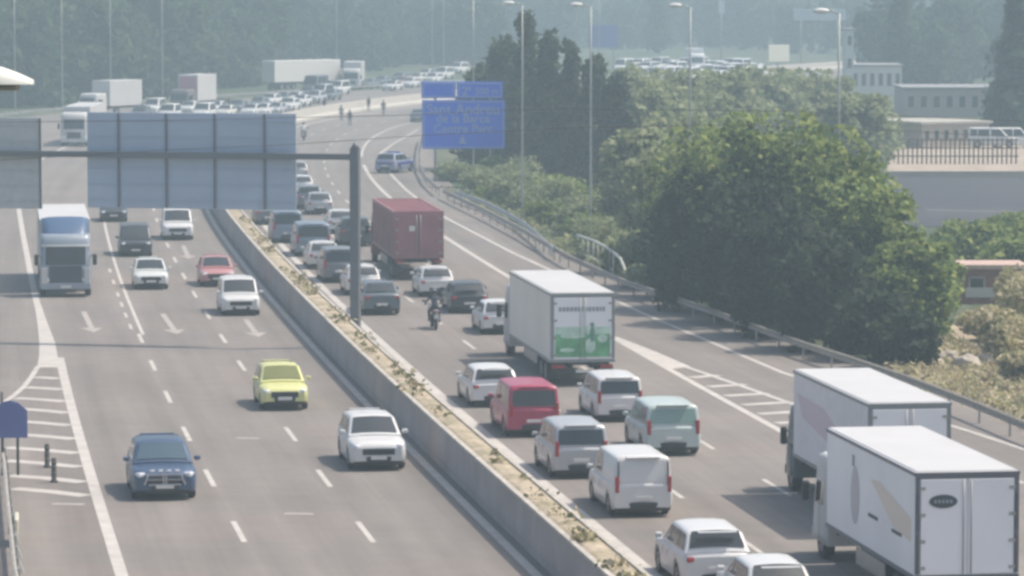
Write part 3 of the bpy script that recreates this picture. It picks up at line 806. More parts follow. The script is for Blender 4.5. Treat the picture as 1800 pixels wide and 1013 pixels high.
# outgoing side
car_out('suv', 'white', 1262, 1042, "white SUV with black rear glass at the bottom edge beside the lorry", scale=(1, 1, 1.0))
car_out('hatch', 'white', 1374, 1098, "white car of which only the roof shows at the bottom edge")
car_out('van', 'white', 1131, 911, "white panel van with closed windowless rear doors", "van", name="van", rear_glass=False, side_glass=False, scale=(1, .97, .96))
car_out('mpv', 'silver', 1022, 843, "silver van with large rear window behind the red van", "van", name="van", scale=(1, 1, .98))
rv = car_out('van', 'crimson', 939, 770, "red van with dark rear window in the queue", "van", name="van", scale=(1, 1, .95))
mb = MB()
for k in range(5): mb.box((-2.385, -.55 + .1 * k * 1.2 - .25, .68), (.012, .07, .10))
mb.build("lettering", M_plate, rv)
car_out('mpv', 'mint', 1184, 803, "pale green car with greenish rear window beside the silver van", glass=M_glass_g, scale=(1, 1.05, .98))
car_out('mpv', 'white', 1090, 743, "white minivan with dark rounded rear window behind the green and white truck", "minivan", name="minivan", scale=(1, .95, .92))
car_out('suv', 'white', 871, 717, "white car with roof rails left of the red van", scale=(1, 1, .90))
car_out('hatch', 'white', 882, 589, "white car beside the front of the green and white truck", scale=(1, 1, 1))
car_out('hatch', 'dark', 826, 552, "dark car ahead of the motorcycle", scale=(1, 1.05, 1))
car_out('hatch', 'white', 769, 523, "white hatchback right behind the red container lorry")
car_out('sedan', 'slate', 672, 555, "grey blue saloon just right of the gantry post", scale=(1, 1, 1.05))
car_out('hatch', 'white', 640, 520, "white car passing behind the gantry post")
car_out('mpv', 'grey', 598, 498, "dark grey van left of the gantry post", "van", name="van")
car_out('hatch', 'white', 570, 474, "white car behind the big blue grey SUV in the left lane")
car_out('van', 'bluish', 551, 452, "large blue grey van in the left lane queue", "van", name="van", scale=(1, 1.1, 1))
car_out('van', 'bluish', 506, 428, "second blue grey van nearer the median planting", "van", name="van")
car_out('sedan', 'grey', 472, 396, "grey car under the right corner of the big sign panel, close to the median")
car_out('hatch', 'white', 601, 412, "white car just left of the gantry post, ahead of the dark SUV")
car_out('suv', 'slate2', 627, 434, "dark SUV partly hidden behind the gantry post", scale=(1, 1.1, 1.05))
car_out('hatch', 'silver', 563, 378, "silver car in the queue right of the big sign panel")
car_out('suv', 'grey', 545, 369, "dark grey SUV at the edge of the big sign panel")
car_out('hatch', 'white', 531, 345, "white car peeping out beside the big sign panel, lower one")
car_out('hatch', 'silver', 523, 318, "pale car peeping out beside the big sign panel, upper one")
pc = car_out('suv', 'policegrey', 676, 305, "blue and white police car stopped at a slant on the empty lanes", "police car", name="police_car", yaw=R(24))
M_pblue = mat("police_blue", (.05, .07, .30), .35, coat=.5)
for s in (-1, 1): MB().box((0, s * .945, .80), (3.5, .012, .22)).build("stripe", M_pblue, pc)
MB().box((-2.228, 0, .82), (.014, 1.2, .22)).build("stripe", M_pblue, pc)
MB().box((-.2, 0, 1.66), (.26, 1.1, .12), 0, .04).build("light_bar", M_pblue, pc)
car_out('sedan', 'bluish', 734, 215, "pale blue car half hidden behind the left edge of the blue sign")

# ------------------------------------------------------------------ the jam far away
far_models = {}
GF = "far vehicles queueing on the oncoming lanes"
def far_car(kind, col, u, v, label, out=False, cat="car", z=0):
    key = (kind, col)
    p = P(u, v); d, y = road_coords(p); th = head(min(y + 2, 800)); dr = Vector((math.sin(th), math.cos(th), 0))
    c = p + dr * KINDS[kind]['L'] / 2; rz = math.atan2(dr.y, dr.x) + (0 if out else PI)
    if key not in far_models:
        o = make_car(kind, PM[col], label, cat, name={'car': 'car', 'van': 'van'}[cat], lite=True, group=GF); far_models[key] = o
        o.location = (c.x, c.y, 0.004); o.rotation_euler = (0, 0, rz); return o
    return dup(far_models[key], (c.x, c.y, .004), rz, label, GF)
for a in [('van', 'white', 290, 214, "far white van directly above the left half of the grey sign panel", False, 'van'),
          ('van', 'white', 351, 212, "far white van below the red and white lorry's rear", False, 'van'),
          ('hatch', 'cream', 390, 208, "far cream car above the middle of the grey sign panel"),
          ('hatch', 'dark', 240, 210, "far dark car between the white lorry and a white van"),
          ('hatch', 'offw', 434, 206, "far white car above the sign panel, first of the pale row"),
          ('hatch', 'white', 455, 205, "far white car above the sign panel, second of the pale row"),
          ('hatch', 'silver', 478, 203, "far silver car above the right part of the sign panel"),
          ('suv', 'white', 500, 197, "far white SUV just past the sign panel's top right corner"),
          ('hatch', 'white', 521, 188, "far white car below the long white trailer"),
          ('suv', 'silver', 545, 183, "far silver car below the right end of the long white trailer"),
          ('hatch', 'grey', 573, 177, "far grey car behind the far median wall under the white truck"),
          ('sedan', 'white', 680, 160, "far low white car above the pale median wall"),
          ('hatch', 'white', 712, 155, "far white car just left of the blue sign's top corner"),
          ('hatch', 'pinkred', 700, 153, "far reddish car beside the low white one"),
          ('suv', 'white', 752, 148, "far white SUV above the blue sign's left corner"),
          ('van', 'white', 770, 140, "far white van above the blue sign, right of the white SUV", False, 'van'),
          ('van', 'white', 797, 130, "far bright white van above the middle of the blue sign", False, 'van'),
          ('hatch', 'white', 860, 142, "far white car right above the blue sign's 500 m panel")]:
    far_car(*a)
r6 = random.Random(9)
for k, u in enumerate([262, 325, 372, 411, 447, 466, 489, 510, 533, 556, 585, 641, 662, 694, 725, 740]):
    vb = float(np.interp(u, [240, 330, 440, 540, 600, 680, 760], [203, 203, 196, 174, 166, 151, 140])) + r6.uniform(-3, 3)
    o = far_car(r6.choice(['hatch', 'suv', 'van', 'hatch']), r6.choice(['white', 'silver', 'offw', 'grey', 'cream']), u, vb, "x")
    o["category"] = "car"; o["group"] = "second row of far queueing vehicles"; o["label"] = "far vehicle of the second row queueing behind the pale row above the sign panel"
GJ = "tiny white vehicles of the distant jam"
r2 = random.Random(21)
for k in range(48):
    f = k / 47; row = k % 3
    u = 1078 + 245 * f + r2.uniform(-4, 4); v = 148 - 9 * row - 3 * math.sin(f * 3) + r2.uniform(-2, 2)
    kd = r2.choice(['bigvan', 'suv', 'van', 'van', 'bigvan']); cl = r2.choice(['bright', 'bright', 'bright', 'white', 'cream'])
    o = far_car(kd, cl, u, v, "tiny pale vehicle of the distant jam right of the far dark trees", False)
    o["group"] = GJ; o["category"] = "car"; o["label"] = "tiny pale vehicle of the distant jam right of the far dark trees"

# ------------------------------------------------------------------ lorries
M_white = mat("lorry_white", (.53, .525, .51), .45, noise=.05, nscale=.5)
M_box_g = mat("lorry_box_grey_white", (.80, .80, .81), .45, noise=.06, nscale=.4)
M_chas = mat("chassis_black", (.025, .026, .028), .6)
def cab(t, x0, W, H, m, glass=M_glass, L=2.2, deflector=None, low=None, zb=.45, reach=.16):
    """lorry cab whose front is at x0, built towards -x"""
    h = W / 2; b = MB(); rows = []
    prof = [(x0 - L, zb, H * .985), (x0 - .9, zb, H), (x0 - .45, zb, H - .02), (x0 - .28, zb, H - .12), (x0 - .16, zb, H - .55), (x0 - .06, zb, H * .52), (x0, zb, H * .40), (x0, zb, zb + .45), (x0 - .05, zb, zb + .1)]
    # built as a loft over x with the front face raked
    zs = [zb, zb + .25, H * .36, H * .46, H * .60, H * .78, H * .90, H * .97, H]
    def xfz(z):
        f = (z - H * .44) / (H * .56)
        return x0 - (.0 if f < 0 else .30 * f + .25 * max(0, f - .8) * 4 * max(0, f - .8) * 5)
    rows = []
    for z in zs:
        f = z / H; hw = h * (1 - .05 * max(0, (f - .5) / .5)) - (.10 if z == H else 0); xfr = xfz(z) - (.12 if z == H else 0)
        ring = [Vector((x0 - L, -hw, z)), Vector((xfr - .35, -hw, z)), Vector((xfr - .12, -hw + .05, z)), Vector((xfr - .02, -hw + .22, z)), Vector((xfr, 0, z)),
                Vector((xfr - .02, hw - .22, z)), Vector((xfr - .12, hw - .05, z)), Vector((xfr - .35, hw, z)), Vector((x0 - L, hw, z))]
        rows.append(ring)
    grid(b, rows); b.add([r[0] for r in rows] + [r[-1] for r in reversed(rows)], [list(range(2 * len(rows)))])
    b.add(rows[0], [list(range(9))]); b.add(rows[-1], [list(range(9))])
    c = b.build("cab", m, t)
    def face(z0, z1, yw, off_=.012, nm="windshield", mm=glass, wrap=.0):
        mb = MB(); rws = []
        for i in range(5):
            z = z0 + (z1 - z0) * i / 4; xx = xfz(z) + off_
            rws.append([Vector((xx - (.02 * abs(s) ** 2 if abs(s) < .99 else .10), s * yw, z)) for s in (-1, -.82, -.4, 0, .4, .82, 1)])
        grid(mb, rws); return mb.build(nm, mm, t)
    face(H * .515, H * .80, h * .90)
    face(H * .81, H * .84, h * .92, .10, "sun_visor", deflector or m)
    face(H * .17, H * .42, h * .60, .02, "grille", M_chas)
    for k in range(3): face(H * .20 + k * H * .07, H * .21 + k * H * .07, h * .58, .035, "grille_bar", M_galv)
    MB().box((x0 + .03, 0, zb + .12), (.12, W * .97, .34), 0, .06).build("front_bumper", low or m, t)
    MB().box((x0 + .10, 0, zb + .08), (.02, .52, .11), 0, .006).build("number_plate", M_plate, t)
    for s in (-1, 1):
        MB().box((x0 + .02, s * h * .78, zb + .42), (.10, .40, .18), 0, .05).build("headlight", M_lamp, t)
        mb = MB().box((x0 - .02, s * (h + reach), H * .60), (.14, .22, .56), 0, .06); mb.tube([(x0 - .22, s * (h - .05), H * .66), (x0 - .04, s * (h + reach - .02), H * .66)], .03, 6); mb.build("mirror", M_chas, t)
        mb = MB(); z0, z1 = H * .52, H * .74
        y0 = s * (h * (1 - .05 * max(0, (.52 - .5) / .5)) + .012); y1 = s * (h * (1 - .05 * (.74 - .5) / .5) + .012)
        mb.add([(x0 - .55, y0, z0), (x0 - .62, y1, z1), (x0 - 1.45, y1, z1), (x0 - 1.45, y0, z0)], [(0, 1, 2, 3)]); mb.build("side_window", glass, t)
        MB().box((x0 - 1.05, s * (h + .006), (H * .5 + zb) / 2 + .1), (.014, .008, H * .36)).build("door_gap", M_chas, t)
    return c
def truck_wheels(t, xs_, W, r=.50, dbl=True):
    for x in xs_:
        for s in (-1, 1): add_wheel(t, x, s * (W / 2 - .17), r, 1.5)
def lorry(name, label, Lb, W, Hb, zf, m_box, m_roof=None, cabm=None, cabL=2.1, cabH=3.0, gap=.5, group=None, cat="truck", corr=False, doors=True, door_m=None, frame_m=None, lite=False, defl=None):
    """x = 0 at the rear face of the box, front towards +x; zf = floor height"""
    t = thing(name, label, cat, (0, 0, 0), 0, group); h = W / 2
    frame_m = frame_m or M_chas
    if corr:
        b = MB(); b.box((Lb / 2, 0, (zf + Hb) / 2), (Lb - .1, W - .10, Hb - zf - .1))
        n = int(Lb / .28)
        for k in range(n):
            for s in (-1, 1): b.box((.15 + k * (Lb - .3) / n, s * (h - .035), (zf + Hb) / 2), (.13, .045, Hb - zf - .3))
        for s in (-1, 1):
            b.box((Lb / 2, s * (h - .05), Hb - .07), (Lb, .11, .15)); b.box((Lb / 2, s * (h - .05), zf + .07), (Lb, .11, .15))
            for x in (.06, Lb - .06): b.box((x, s * (h - .05), (zf + Hb) / 2), (.12, .115, Hb - zf))
        for x in (.055, Lb - .055): b.box((x, 0, Hb - .07), (.11, W - .2, .14)); b.box((x, 0, zf + .07), (.11, W - .2, .14))
        for k in range(int(Lb / .5)): b.box((.4 + k * .5, 0, Hb - .045), (.2, W - .3, .03))
        b.build("container", m_box, t)
    else:
        MB().box((Lb / 2, 0, (zf + Hb) / 2), (Lb, W, Hb - zf), 0, .035).build("box_body", m_box, t)
        MB().box((Lb / 2, 0, Hb + .012), (Lb - .10, W - .10, .03), 0, .01).build("roof", m_roof or M_white, t)
        fr = MB()
        for s in (-1, 1): fr.box((Lb / 2, s * (h + .004), Hb - .05), (Lb + .02, .03, .09)); fr.box((Lb / 2, s * (h + .004), zf + .06), (Lb + .02, .03, .11))
        fr.build("edge_rail", M_galv if frame_m is M_chas else frame_m, t)
    if doors:
        fr = MB()
        fr.box((-.012, 0, Hb - .09), (.03, W - .01, .17)); fr.box((-.012, 0, zf + .06), (.03, W - .01, .11))
        for s in (-1, 1): fr.box((-.012, s * (h - .06), (zf + Hb) / 2), (.03, .115, Hb - zf - .30))
        fr.build("rear_frame", frame_m, t)
        for s in (-1, 1):
            dw = h - .16
            d = MB().box((-.02, s * (dw / 2 + .02), (zf + Hb) / 2 - .02), (.035, dw, Hb - zf - .32), 0, .012).build("rear_door", door_m or m_box, t)
            mb = MB()
            mb.tube([(-.055, s * .10, zf + .15), (-.055, s * .10, Hb - .2)], .016, 6)
            mb.build("lock_rod", M_galv, d)
            for k in range(4): MB().box((-.045, s * (dw - .02), zf + .3 + k * (Hb - zf - .7) / 3), (.03, .16, .08)).build("hinge", M_galv, d)
    ch = MB()
    for s in (-1, 1): ch.box((Lb / 2, s * .42, zf - .14), (Lb - .3, .12, .22))
    for k in range(4): ch.box((.6 + k * (Lb - 1.2) / 3, 0, zf - .10), (.12, W - .3, .10))
    ch.box((Lb * .55, 0, zf - .42), (1.9, W * .8, .42)); ch.build("chassis", M_chas, t)
    MB().box((.12, 0, .56), (.10, W - .12, .16), 0, .02).build("underrun_bar", M_chas, t)
    MB().box((.06, 0, .60), (.02, .52, .11)).build("number_plate", M_plate, t)
    for s in (-1, 1):
        MB().box((.10, s * (h - .32), zf - .16), (.09, .50, .15), 0, .02).build("tail_light", M_tail, t)
        MB().box((.55, s * (h - .2), .50), (.025, .45, .5)).build("mudflap", M_chas, t)
        MB().box((Lb * .5, s * (h - .06), .75), (Lb * .32, .04, .45), 0, .01).build("side_guard", M_galv, t)
    truck_wheels(t, [1.5, 2.7] if Lb > 10.5 else [1.9], W)
    if cabm is not None:
        x0 = Lb + gap + cabL
        cab(t, x0, min(W - .14, 2.45), cabH, cabm, L=cabL, deflector=defl, reach=.02 if cabL < 2 else .16)
        truck_wheels(t, [x0 - min(1.25, cabL * .56)], min(W - .14, 2.45))
        MB().box((Lb + gap / 2 - .4, 0, .85), (gap + 1.6, .95, .26)).build("frame_rail", M_chas, t)
    return t
def place_lorry(t, u, v, yaw=0.0):
    p = P(u, v); d, y = road_coords(p); th = head(y + 5) + yaw; t.location = (p.x, p.y, .004); t.rotation_euler = (0, 0, PI / 2 - th); return t
GT = "lorries on the outgoing lanes"
M_pink = mat("faded_pink_print", (.60, .50, .54), .5); M_peach = mat("faded_orange_print", (.70, .61, .53), .5); M_gprint = mat("printed_green", (.13, .37, .18), .5, noise=.35, nscale=1.6)
M_gprint2 = mat("printed_pale_green", (.45, .62, .50), .5, noise=.25, nscale=2.0); M_gtext = mat("printed_grey", (.28, .31, .34), .5); M_grey_box = mat("lorry_curtain_grey", (.70, .68, .69), .5, noise=.05)
# near white box lorry
t2 = place_lorry(lorry("box_truck", "nearest white box lorry with two rear doors and a dark oval badge", 9.6, 2.66, 3.75, 1.05, M_box_g, cabm=M_white, cabH=2.9, group=GT, gap=.25, frame_m=mat("lorry_frame_slate", (.12, .12, .14), .5)), 1698, 1092)
mb = MB(); vs = [(-.044, .62 + .36 * math.cos(a), 3.02 + .17 * math.sin(a)) for a in np.linspace(0, 2 * PI, 28, endpoint=False)]
vs2 = [(-.054, y, z) for _, y, z in vs]; mb.add(vs + vs2, [list(range(27, -1, -1)), list(range(28, 56))] + [(i, (i + 1) % 28, (i + 1) % 28 + 28, i + 28) for i in range(28)])
for k in range(5): mb.box((-.056, .62 - .2 + .1 * k, 3.02), (.006, .06, .08), 1)
mb.build("badge", [mat("badge_dark", (.05, .06, .07), .5), M_gtext], t2)
W2 = 1.33
for s in (1,):
    mb = MB(); mb.add([(4.6, W2 + .006, 3.0), (3.6, W2 + .006, 3.05), (.35, W2 + .006, 2.55), (.35, W2 + .006, 1.95), (2.2, W2 + .006, 2.1)], [(0, 1, 2, 3, 4)]); mb.build("orange_print", M_peach, t2)
    mb = MB()
    for k in range(2): mb.box((4.3 - 2.5 * k, W2 + .008, 2.05 - .06 * k), (1.0, .012, .09))
    mb.build("dark_lettering", M_chas, t2)
    mb = MB(); vs = [(6.3 + .48 * math.cos(a), W2 + .008, 2.35 + .78 * math.sin(a)) for a in np.linspace(0, 2 * PI, 24, endpoint=False)]
    mb.add(vs, [list(range(24))]); mb.build("round_emblem", mat("emblem_mauve", (.50, .47, .49), .5), t2)
    MB().box((6.5, W2 + .009, 3.25), (.22, .012, .30)).build("emblem_top", mat("emblem_mauve2", (.28, .26, .28), .5), t2)
for s in (-1, 1):
    for z0, z1 in ((1.2, 2.15), (2.3, 3.2)): MB().box((-.040, s * 1.27, (z0 + z1) / 2), (.03, .10, z1 - z0)).build("corner_strip", mat("corner_strip", (.09, .085, .10), .6), t2)
for s in (-1, 1): MB().box((.02, s * .8, 1.0), (.10, .7, .13), 0, .02).build("rear_lamp_bar", mat("lamp_bar_maroon", (.16, .05, .08), .4), t2)
# box lorry beyond it
t1 = place_lorry(lorry("box_truck", "white box lorry with grey edges and pink print, ahead of the nearest lorry", 9.7, 2.44, 3.86, 1.15, M_grey_box, cabm=mat("cab_dark_teal", (.10, .13, .14), .4, coat=.4), cabH=2.7, group=GT, frame_m=mat("lorry_edge_grey", (.20, .22, .22), .5), door_m=M_box_g, gap=.12, cabL=1.5), 1597, 944)
mb = MB(); mb.add([(9.2, 1.226, 3.2), (5.6, 1.226, 3.1), (3.0, 1.226, 2.5), (4.5, 1.226, 2.1), (8.4, 1.226, 2.5)], [(0, 1, 2, 3, 4)]); mb.build("pink_print", M_pink, t1)
# green and white lorry
t3 = place_lorry(lorry("box_truck", "white lorry with green landscape print on its rear in the middle of the queue", 11.6, 2.55, 3.68, .95, mat("lorry_cream", (.72, .70, .64), .45, noise=.05, nscale=.4), cabm=M_white, group=GT, frame_m=mat("lorry_frame_grey", (.22, .24, .24), .5), door_m=M_box_g), 1024, 680)
MB().box((-.047, 0, 1.62), (.008, 2.18, .90)).build("green_print", M_gprint, t3)
for yy, zz_, ry, rz_ in ((-.30, 1.62, .20, .30), (-.78, 1.90, .20, .16), (.40, 2.0, .50, .10), (.62, 1.45, .30, .08)):
    mb = MB(); mb.add([(-.0545, yy + ry * math.cos(a), zz_ + rz_ * math.sin(a)) for a in np.linspace(0, 2 * PI, 20, endpoint=False)], [list(range(20))]); mb.build("pale_green_print", M_gprint2, t3)
MB().box((-.050, 0, 2.22), (.006, 2.16, .28)).build("pale_green_print", M_gprint2, t3)
mb = MB(); xx = -.95
rr = random.Random(5)
while xx < .85:
    wl = rr.uniform(.07, .13); mb.box((-.048, -xx - wl / 2, 3.05), (.008, wl, .17)); xx += wl + .035
mb.build("grey_lettering", M_gtext, t3)
mb = MB(); mb.ball((-.056, -.38, 2.06), (.012, .10, .30)); mb.ball((-.056, -.38, 2.44), (.014, .085, .09)); mb.build("dark_print_figure", mat("print_teal", (.12, .25, .2), .5), t3)
# red container lorry
M_cont = mat("container_red", (.32, .135, .145), .55, noise=.16, nscale=.9, bump=.1)
t4 = place_lorry(lorry("container_truck", "lorry carrying a dusty dark red shipping container", 12.1, 2.66, 3.66, 1.15, M_cont, cabm=mat("cab_maroon", (.17, .06, .06), .4, coat=.4), group=GT, corr=True, frame_m=M_cont, door_m=M_cont, cabH=2.9, gap=.8), 736, 493)
MB().box((-.05, .35, 2.75), (.02, .30, .28), 0, .005).build("placard", M_plate, t4)
# oncoming lorry
M_cab_slate = mat("cab_slate_white", (.26, .30, .35), .35, coat=.5); M_blueD = mat("deflector_blue", (.05, .10, .19), .35, coat=.4)
def semi(name, label, u, v, cabm, Hc, boxm, Lb=13.2, Hb=3.9, W=2.55, deflm=None, yaw=0.0, cat="truck"):
    t = thing(name, label, cat, (0, 0, 0), 0, "lorries on the oncoming side"); h = W / 2
    cab(t, 0.0, W, Hc, cabm, L=2.25, deflector=M_plate if deflm else None, low=cabm)
    if deflm:
        mb = MB(); rows = []
        for x, z, ww in ((-.30, Hc - .36, h * .80), (-.62, Hc - .05, h * .86), (-1.3, Hc + .45, h * .9), (-2.1, Hc + .72, h * .92)):
            rows.append([Vector((x - .1 * abs(s) ** 3, s * ww, z + .06 - .10 * abs(s) ** 4)) for s in (-1, -.7, -.3, .3, .7, 1)])
        grid(mb, rows); lo = [[Vector((-2.1, p.y, p.z)) for p in r] for r in rows]
        for i in (0, 5): mb.add([r[i] for r in rows] + [(-2.1, rows[0][i].y, rows[0][i].z)], [list(range(5))])
        mb.build("roof_deflector", deflm, t)
    MB().box((-2.9 - Lb / 2, 0, (1.15 + Hb) / 2), (Lb, W, Hb - 1.15), 0, .04).build("trailer_box", boxm, t)
    ch = MB()
    for s in (-1, 1): ch.box((-8, s * .45, 1.0), (14.5, .14, .26))
    ch.box((-2.6, 0, .9), (2.6, 1.0, .3)); ch.build("chassis", M_chas, t)
    truck_wheels(t, [-1.25, -4.4, -12.4, -13.6, -14.8], W)
    p = P(u, v); d, y = road_coords(p); th = head(y + 5) + yaw; t.location = (p.x, p.y, .004); t.rotation_euler = (0, 0, -PI / 2 - th)
    return t
l1 = semi("semi_truck", "big white and slate lorry with blue roof deflector, nearest oncoming", 116, 523, M_cab_slate, 3.15, M_white, Hb=3.75, W=2.58, deflm=M_blueD)
for s in (-1, 1): MB().box((.06, s * 1.06, 1.0), (.05, .30, 1.0), 0, .02).build("corner_panel", M_white, l1)
MB().box((.055, 0, 1.16), (.03, 1.62, .84), 0, .03).build("dark_front_panel", mat("cab_dark_slate", (.05, .06, .08), .4), l1)
semi("semi_truck", "far white lorry with dark windscreen at the left end of the sign panel", 130, 258, M_white, 3.2, M_white, Hb=3.7)
l3 = semi("semi_truck", "far white lorry above the left end of the sign panel", 152, 206, M_white, 2.7, M_white, Lb=6.5, Hb=4.1, W=2.5, yaw=R(20))
M_redbox = mat("faded_red_box", (.50, .24, .27), .5, noise=.06)
l4 = semi("semi_truck", "far lorry with faded red front and white trailer in the jam", 314, 196, mat("cab_brown", (.14, .13, .12), .5), 2.6, M_white, Lb=6, Hb=4.3, yaw=R(6))
MB().box((-2.88, 0, 3.2), (.02, 2.3, 1.7), 0).build("red_headboard", M_redbox, l4)
M_tr = mat("trailer_warm_white", (.72, .69, .65), .5)
l5 = semi("semi_truck", "long white articulated lorry side on in the far jam", 498, 167, M_tr, 2.8, M_tr, Lb=13.4, Hb=4.2, yaw=R(-156))
l5.location = P(612, 155); l5.location.z = .004
l6 = semi("semi_truck", "far white truck facing the camera right of the long white trailer", 617, 158, M_white, 3.0, M_white, Lb=7, Hb=3.9, yaw=R(-17))
semi("semi_truck", "far white lorry standing tall among the tiny vehicles of the distant jam", 1226, 128, PM['bright'], 3.2, PM['bright'], Lb=7, Hb=4.0, yaw=R(-25))
t = make_car('bigvan', PM['slate'], "dark grey van in front of the long white trailer in the far jam", "van", name="van", lite=True, group=GF)
place(t, 541, 172, False, 5.6, 0, (1, 1.05, 1.2))

# ------------------------------------------------------------------ people and motorcycles
def skin_mesh(name, verts, edges, radii, mats, fmat=None, levels=1):
    me = bpy.data.meshes.new("sk"); me.from_pydata([Vector(v) for v in verts], edges, []); me.update()
    o = bpy.data.objects.new("sk", me); COL.objects.link(o)
    m = o.modifiers.new("skin", 'SKIN'); sk = me.skin_vertices[0].data
    for i, r in enumerate(radii): sk[i].radius = (r, r) if not isinstance(r, tuple) else r
    for i in range(len(verts)): sk[i].use_root = (i == 0)
    m.use_smooth_shade = True; sb = o.modifiers.new("s", 'SUBSURF'); sb.levels = levels; sb.render_levels = levels
    dg = bpy.context.evaluated_depsgraph_get(); dg.update()
    out = bpy.data.meshes.new_from_object(o.evaluated_get(dg)); out.name = name
    bpy.data.objects.remove(o); bpy.data.meshes.remove(me)
    out.materials.clear()
    for mm in mats: out.materials.append(mm)
    if fmat:
        for p in out.polygons: p.material_index = fmat(p.center)
    return out
M_skin = mat("skin", (.42, .26, .19), .6); M_hair = mat("hair_dark", (.03, .022, .018), .7)
def body_skeleton(J):
    """J: joint dict -> verts, edges, radii with five separate fingers per hand"""
    V = []; E = []; Rr = []; idx = {}
    def add(n, p, r, par=None):
        idx[n] = len(V); V.append(Vector(p)); Rr.append(r)
        if par: E.append((idx[par], idx[n]))
    add('pelvis', J['pelvis'], (.155, .115)); add('waist', J['waist'], (.135, .10), 'pelvis'); add('chest', J['chest'], (.165, .12), 'waist')
    add('neck', J['neck'], .06, 'chest'); add('jaw', J['jaw'], .075, 'neck'); add('head', J['head'], .098, 'jaw'); add('crown', J['crown'], .07, 'head')
    add('nose', J['nose'], .018, 'head')
    for s in 'LR':
        add('sh' + s, J['sh' + s], .068, 'chest'); add('el' + s, J['el' + s], .045, 'sh' + s); add('wr' + s, J['wr' + s], .031, 'el' + s); add('palm' + s, J['palm' + s], (.042, .022), 'wr' + s)
        a = (Vector(J['palm' + s]) - Vector(J['wr' + s])).normalized(); side = a.cross(Vector((0, 0, 1)))
        side = side.normalized() if side.length > .1 else Vector((1, 0, 0))
        for k, ln in enumerate((.065, .078, .072, .055)):
            b = Vector(J['palm' + s]) + a * .035 + side * (k - 1.5) * .019
            add('f%d%s' % (k, s), b, .009, 'palm' + s); add('g%d%s' % (k, s), b + a * ln + Vector((0, 0, -.02)), .0075, 'f%d%s' % (k, s))
        b = Vector(J['wr' + s]) + a * .03 + side * .045
        add('th' + s, b, .011, 'palm' + s); add('ti' + s, b + a * .04 + side * .02, .009, 'th' + s)
        add('hip' + s, J['hip' + s], .095, 'pelvis'); add('kn' + s, J['kn' + s], .06, 'hip' + s); add('an' + s, J['an' + s], .042, 'kn' + s); add('toe' + s, J['toe' + s], .038, 'an' + s)
    return V, E, Rr
def stand_joints(stride=.0, arm=.05):
    J = dict(pelvis=(0, 0, .95), waist=(0, 0, 1.10), chest=(0, 0, 1.33), neck=(0, 0, 1.50), jaw=(0, .02, 1.575), head=(0, .01, 1.65), crown=(0, 0, 1.72), nose=(0, .115, 1.63))
    for s, g_ in (('L', -1), ('R', 1)):
        st = stride * g_
        J['sh' + s] = (g_ * .19, 0, 1.42); J['el' + s] = (g_ * .25, -.02 - st * .5, 1.14); J['wr' + s] = (g_ * .25, .06 - st, .90); J['palm' + s] = (g_ * .25, .08 - st, .83)
        J['hip' + s] = (g_ * .10, 0, .90); J['kn' + s] = (g_ * .11, .03 + st * .5, .50); J['an' + s] = (g_ * .11, -.01 + st, .09); J['toe' + s] = (g_ * .12, .14 + st, .045)
    return J
def person(label, loc, rz, top, legs, group, J=None, helmet=None, hgt=1.0):
    J = J or stand_joints(rnd.uniform(.05, .2)); V, E, Rr = body_skeleton(J)
    neck = Vector(J['neck']).z
    def fm(c):
        if c.z > neck + .02: return 0
        for s in 'LR':
            if (c - Vector(J['palm' + s])).length < .12 and helmet is None: return 0
        if any((c - Vector(J['toe' + s])).length < .14 for s in 'LR') or any((c - Vector(J['an' + s])).length < .08 for s in 'LR'): return 3
        pz = Vector(J['pelvis'])
        near = min((c - (Vector(J[a]) + (Vector(J[b]) - Vector(J[a])) * f)).length for a, b in (('hipL', 'knL'), ('hipR', 'knR'), ('knL', 'anL'), ('knR', 'anR')) for f in (0.1, .35, .65, 1))
        upper = min((c - (Vector(J[a]) + (Vector(J[b]) - Vector(J[a])) * f)).length for a, b in (('waist', 'chest'), ('shL', 'elL'), ('shR', 'elR'), ('elL', 'wrL'), ('elR', 'wrR')) for f in (0, .5, 1))
        return 2 if near < upper else 1
    t = link("person", skin_mesh("person", V, E, Rr, [M_skin, top, legs, M_rub], fm), None)
    t.location = loc; t.rotation_euler = (0, 0, rz); t.scale = (hgt,) * 3; tag(t, label, "person", group)
    h = Vector(J['head'])
    f_ = (Vector(J['nose']) - h); f_.z = 0; f_.normalize(); sd_ = Vector((f_.y, -f_.x, 0))
    if helmet:
        mb = MB(); mb.ball(h + Vector((0, 0, .015)), (.145, .155, .15), 16, 10); mb.build("helmet", helmet, t)
        mb = MB(); mb.ball(h + f_ * .075, (.10, .10, .055), 12, 8); mb.build("visor", M_glass, t)
    else:
        mb = MB(); mb.ball(h - f_ * .025 + Vector((0, 0, .045)), (.112, .118, .09), 14, 8); mb.build("hair", M_hair, t)
        mb = MB()
        for k in (-1, 1): mb.ball(h + f_ * .095 + sd_ * k * .034 + Vector((0, 0, .0)), (.012, .012, .009), 8, 6)
        mb.ball(h + f_ * .098 - Vector((0, 0, .055)), (.022, .008, .006), 8, 6); mb.build("eyes_and_mouth", mat("face_dark", (.09, .04, .035), .6), t)
        mb = MB()
        for k in (-1, 1): mb.ball(h + sd_ * k * .10, (.014, .022, .032), 8, 6)
        mb.build("ears", M_skin, t)
    return t
clo = {k: mat("cloth_" + k, v, .85) for k, v in dict(navy=(.035, .04, .06), black=(.025, .025, .027), denim=(.06, .075, .11), grey=(.16, .16, .17), white=(.66, .66, .65), olive=(.08, .085, .06)).items()}
GPe = "people standing on the far empty lanes"
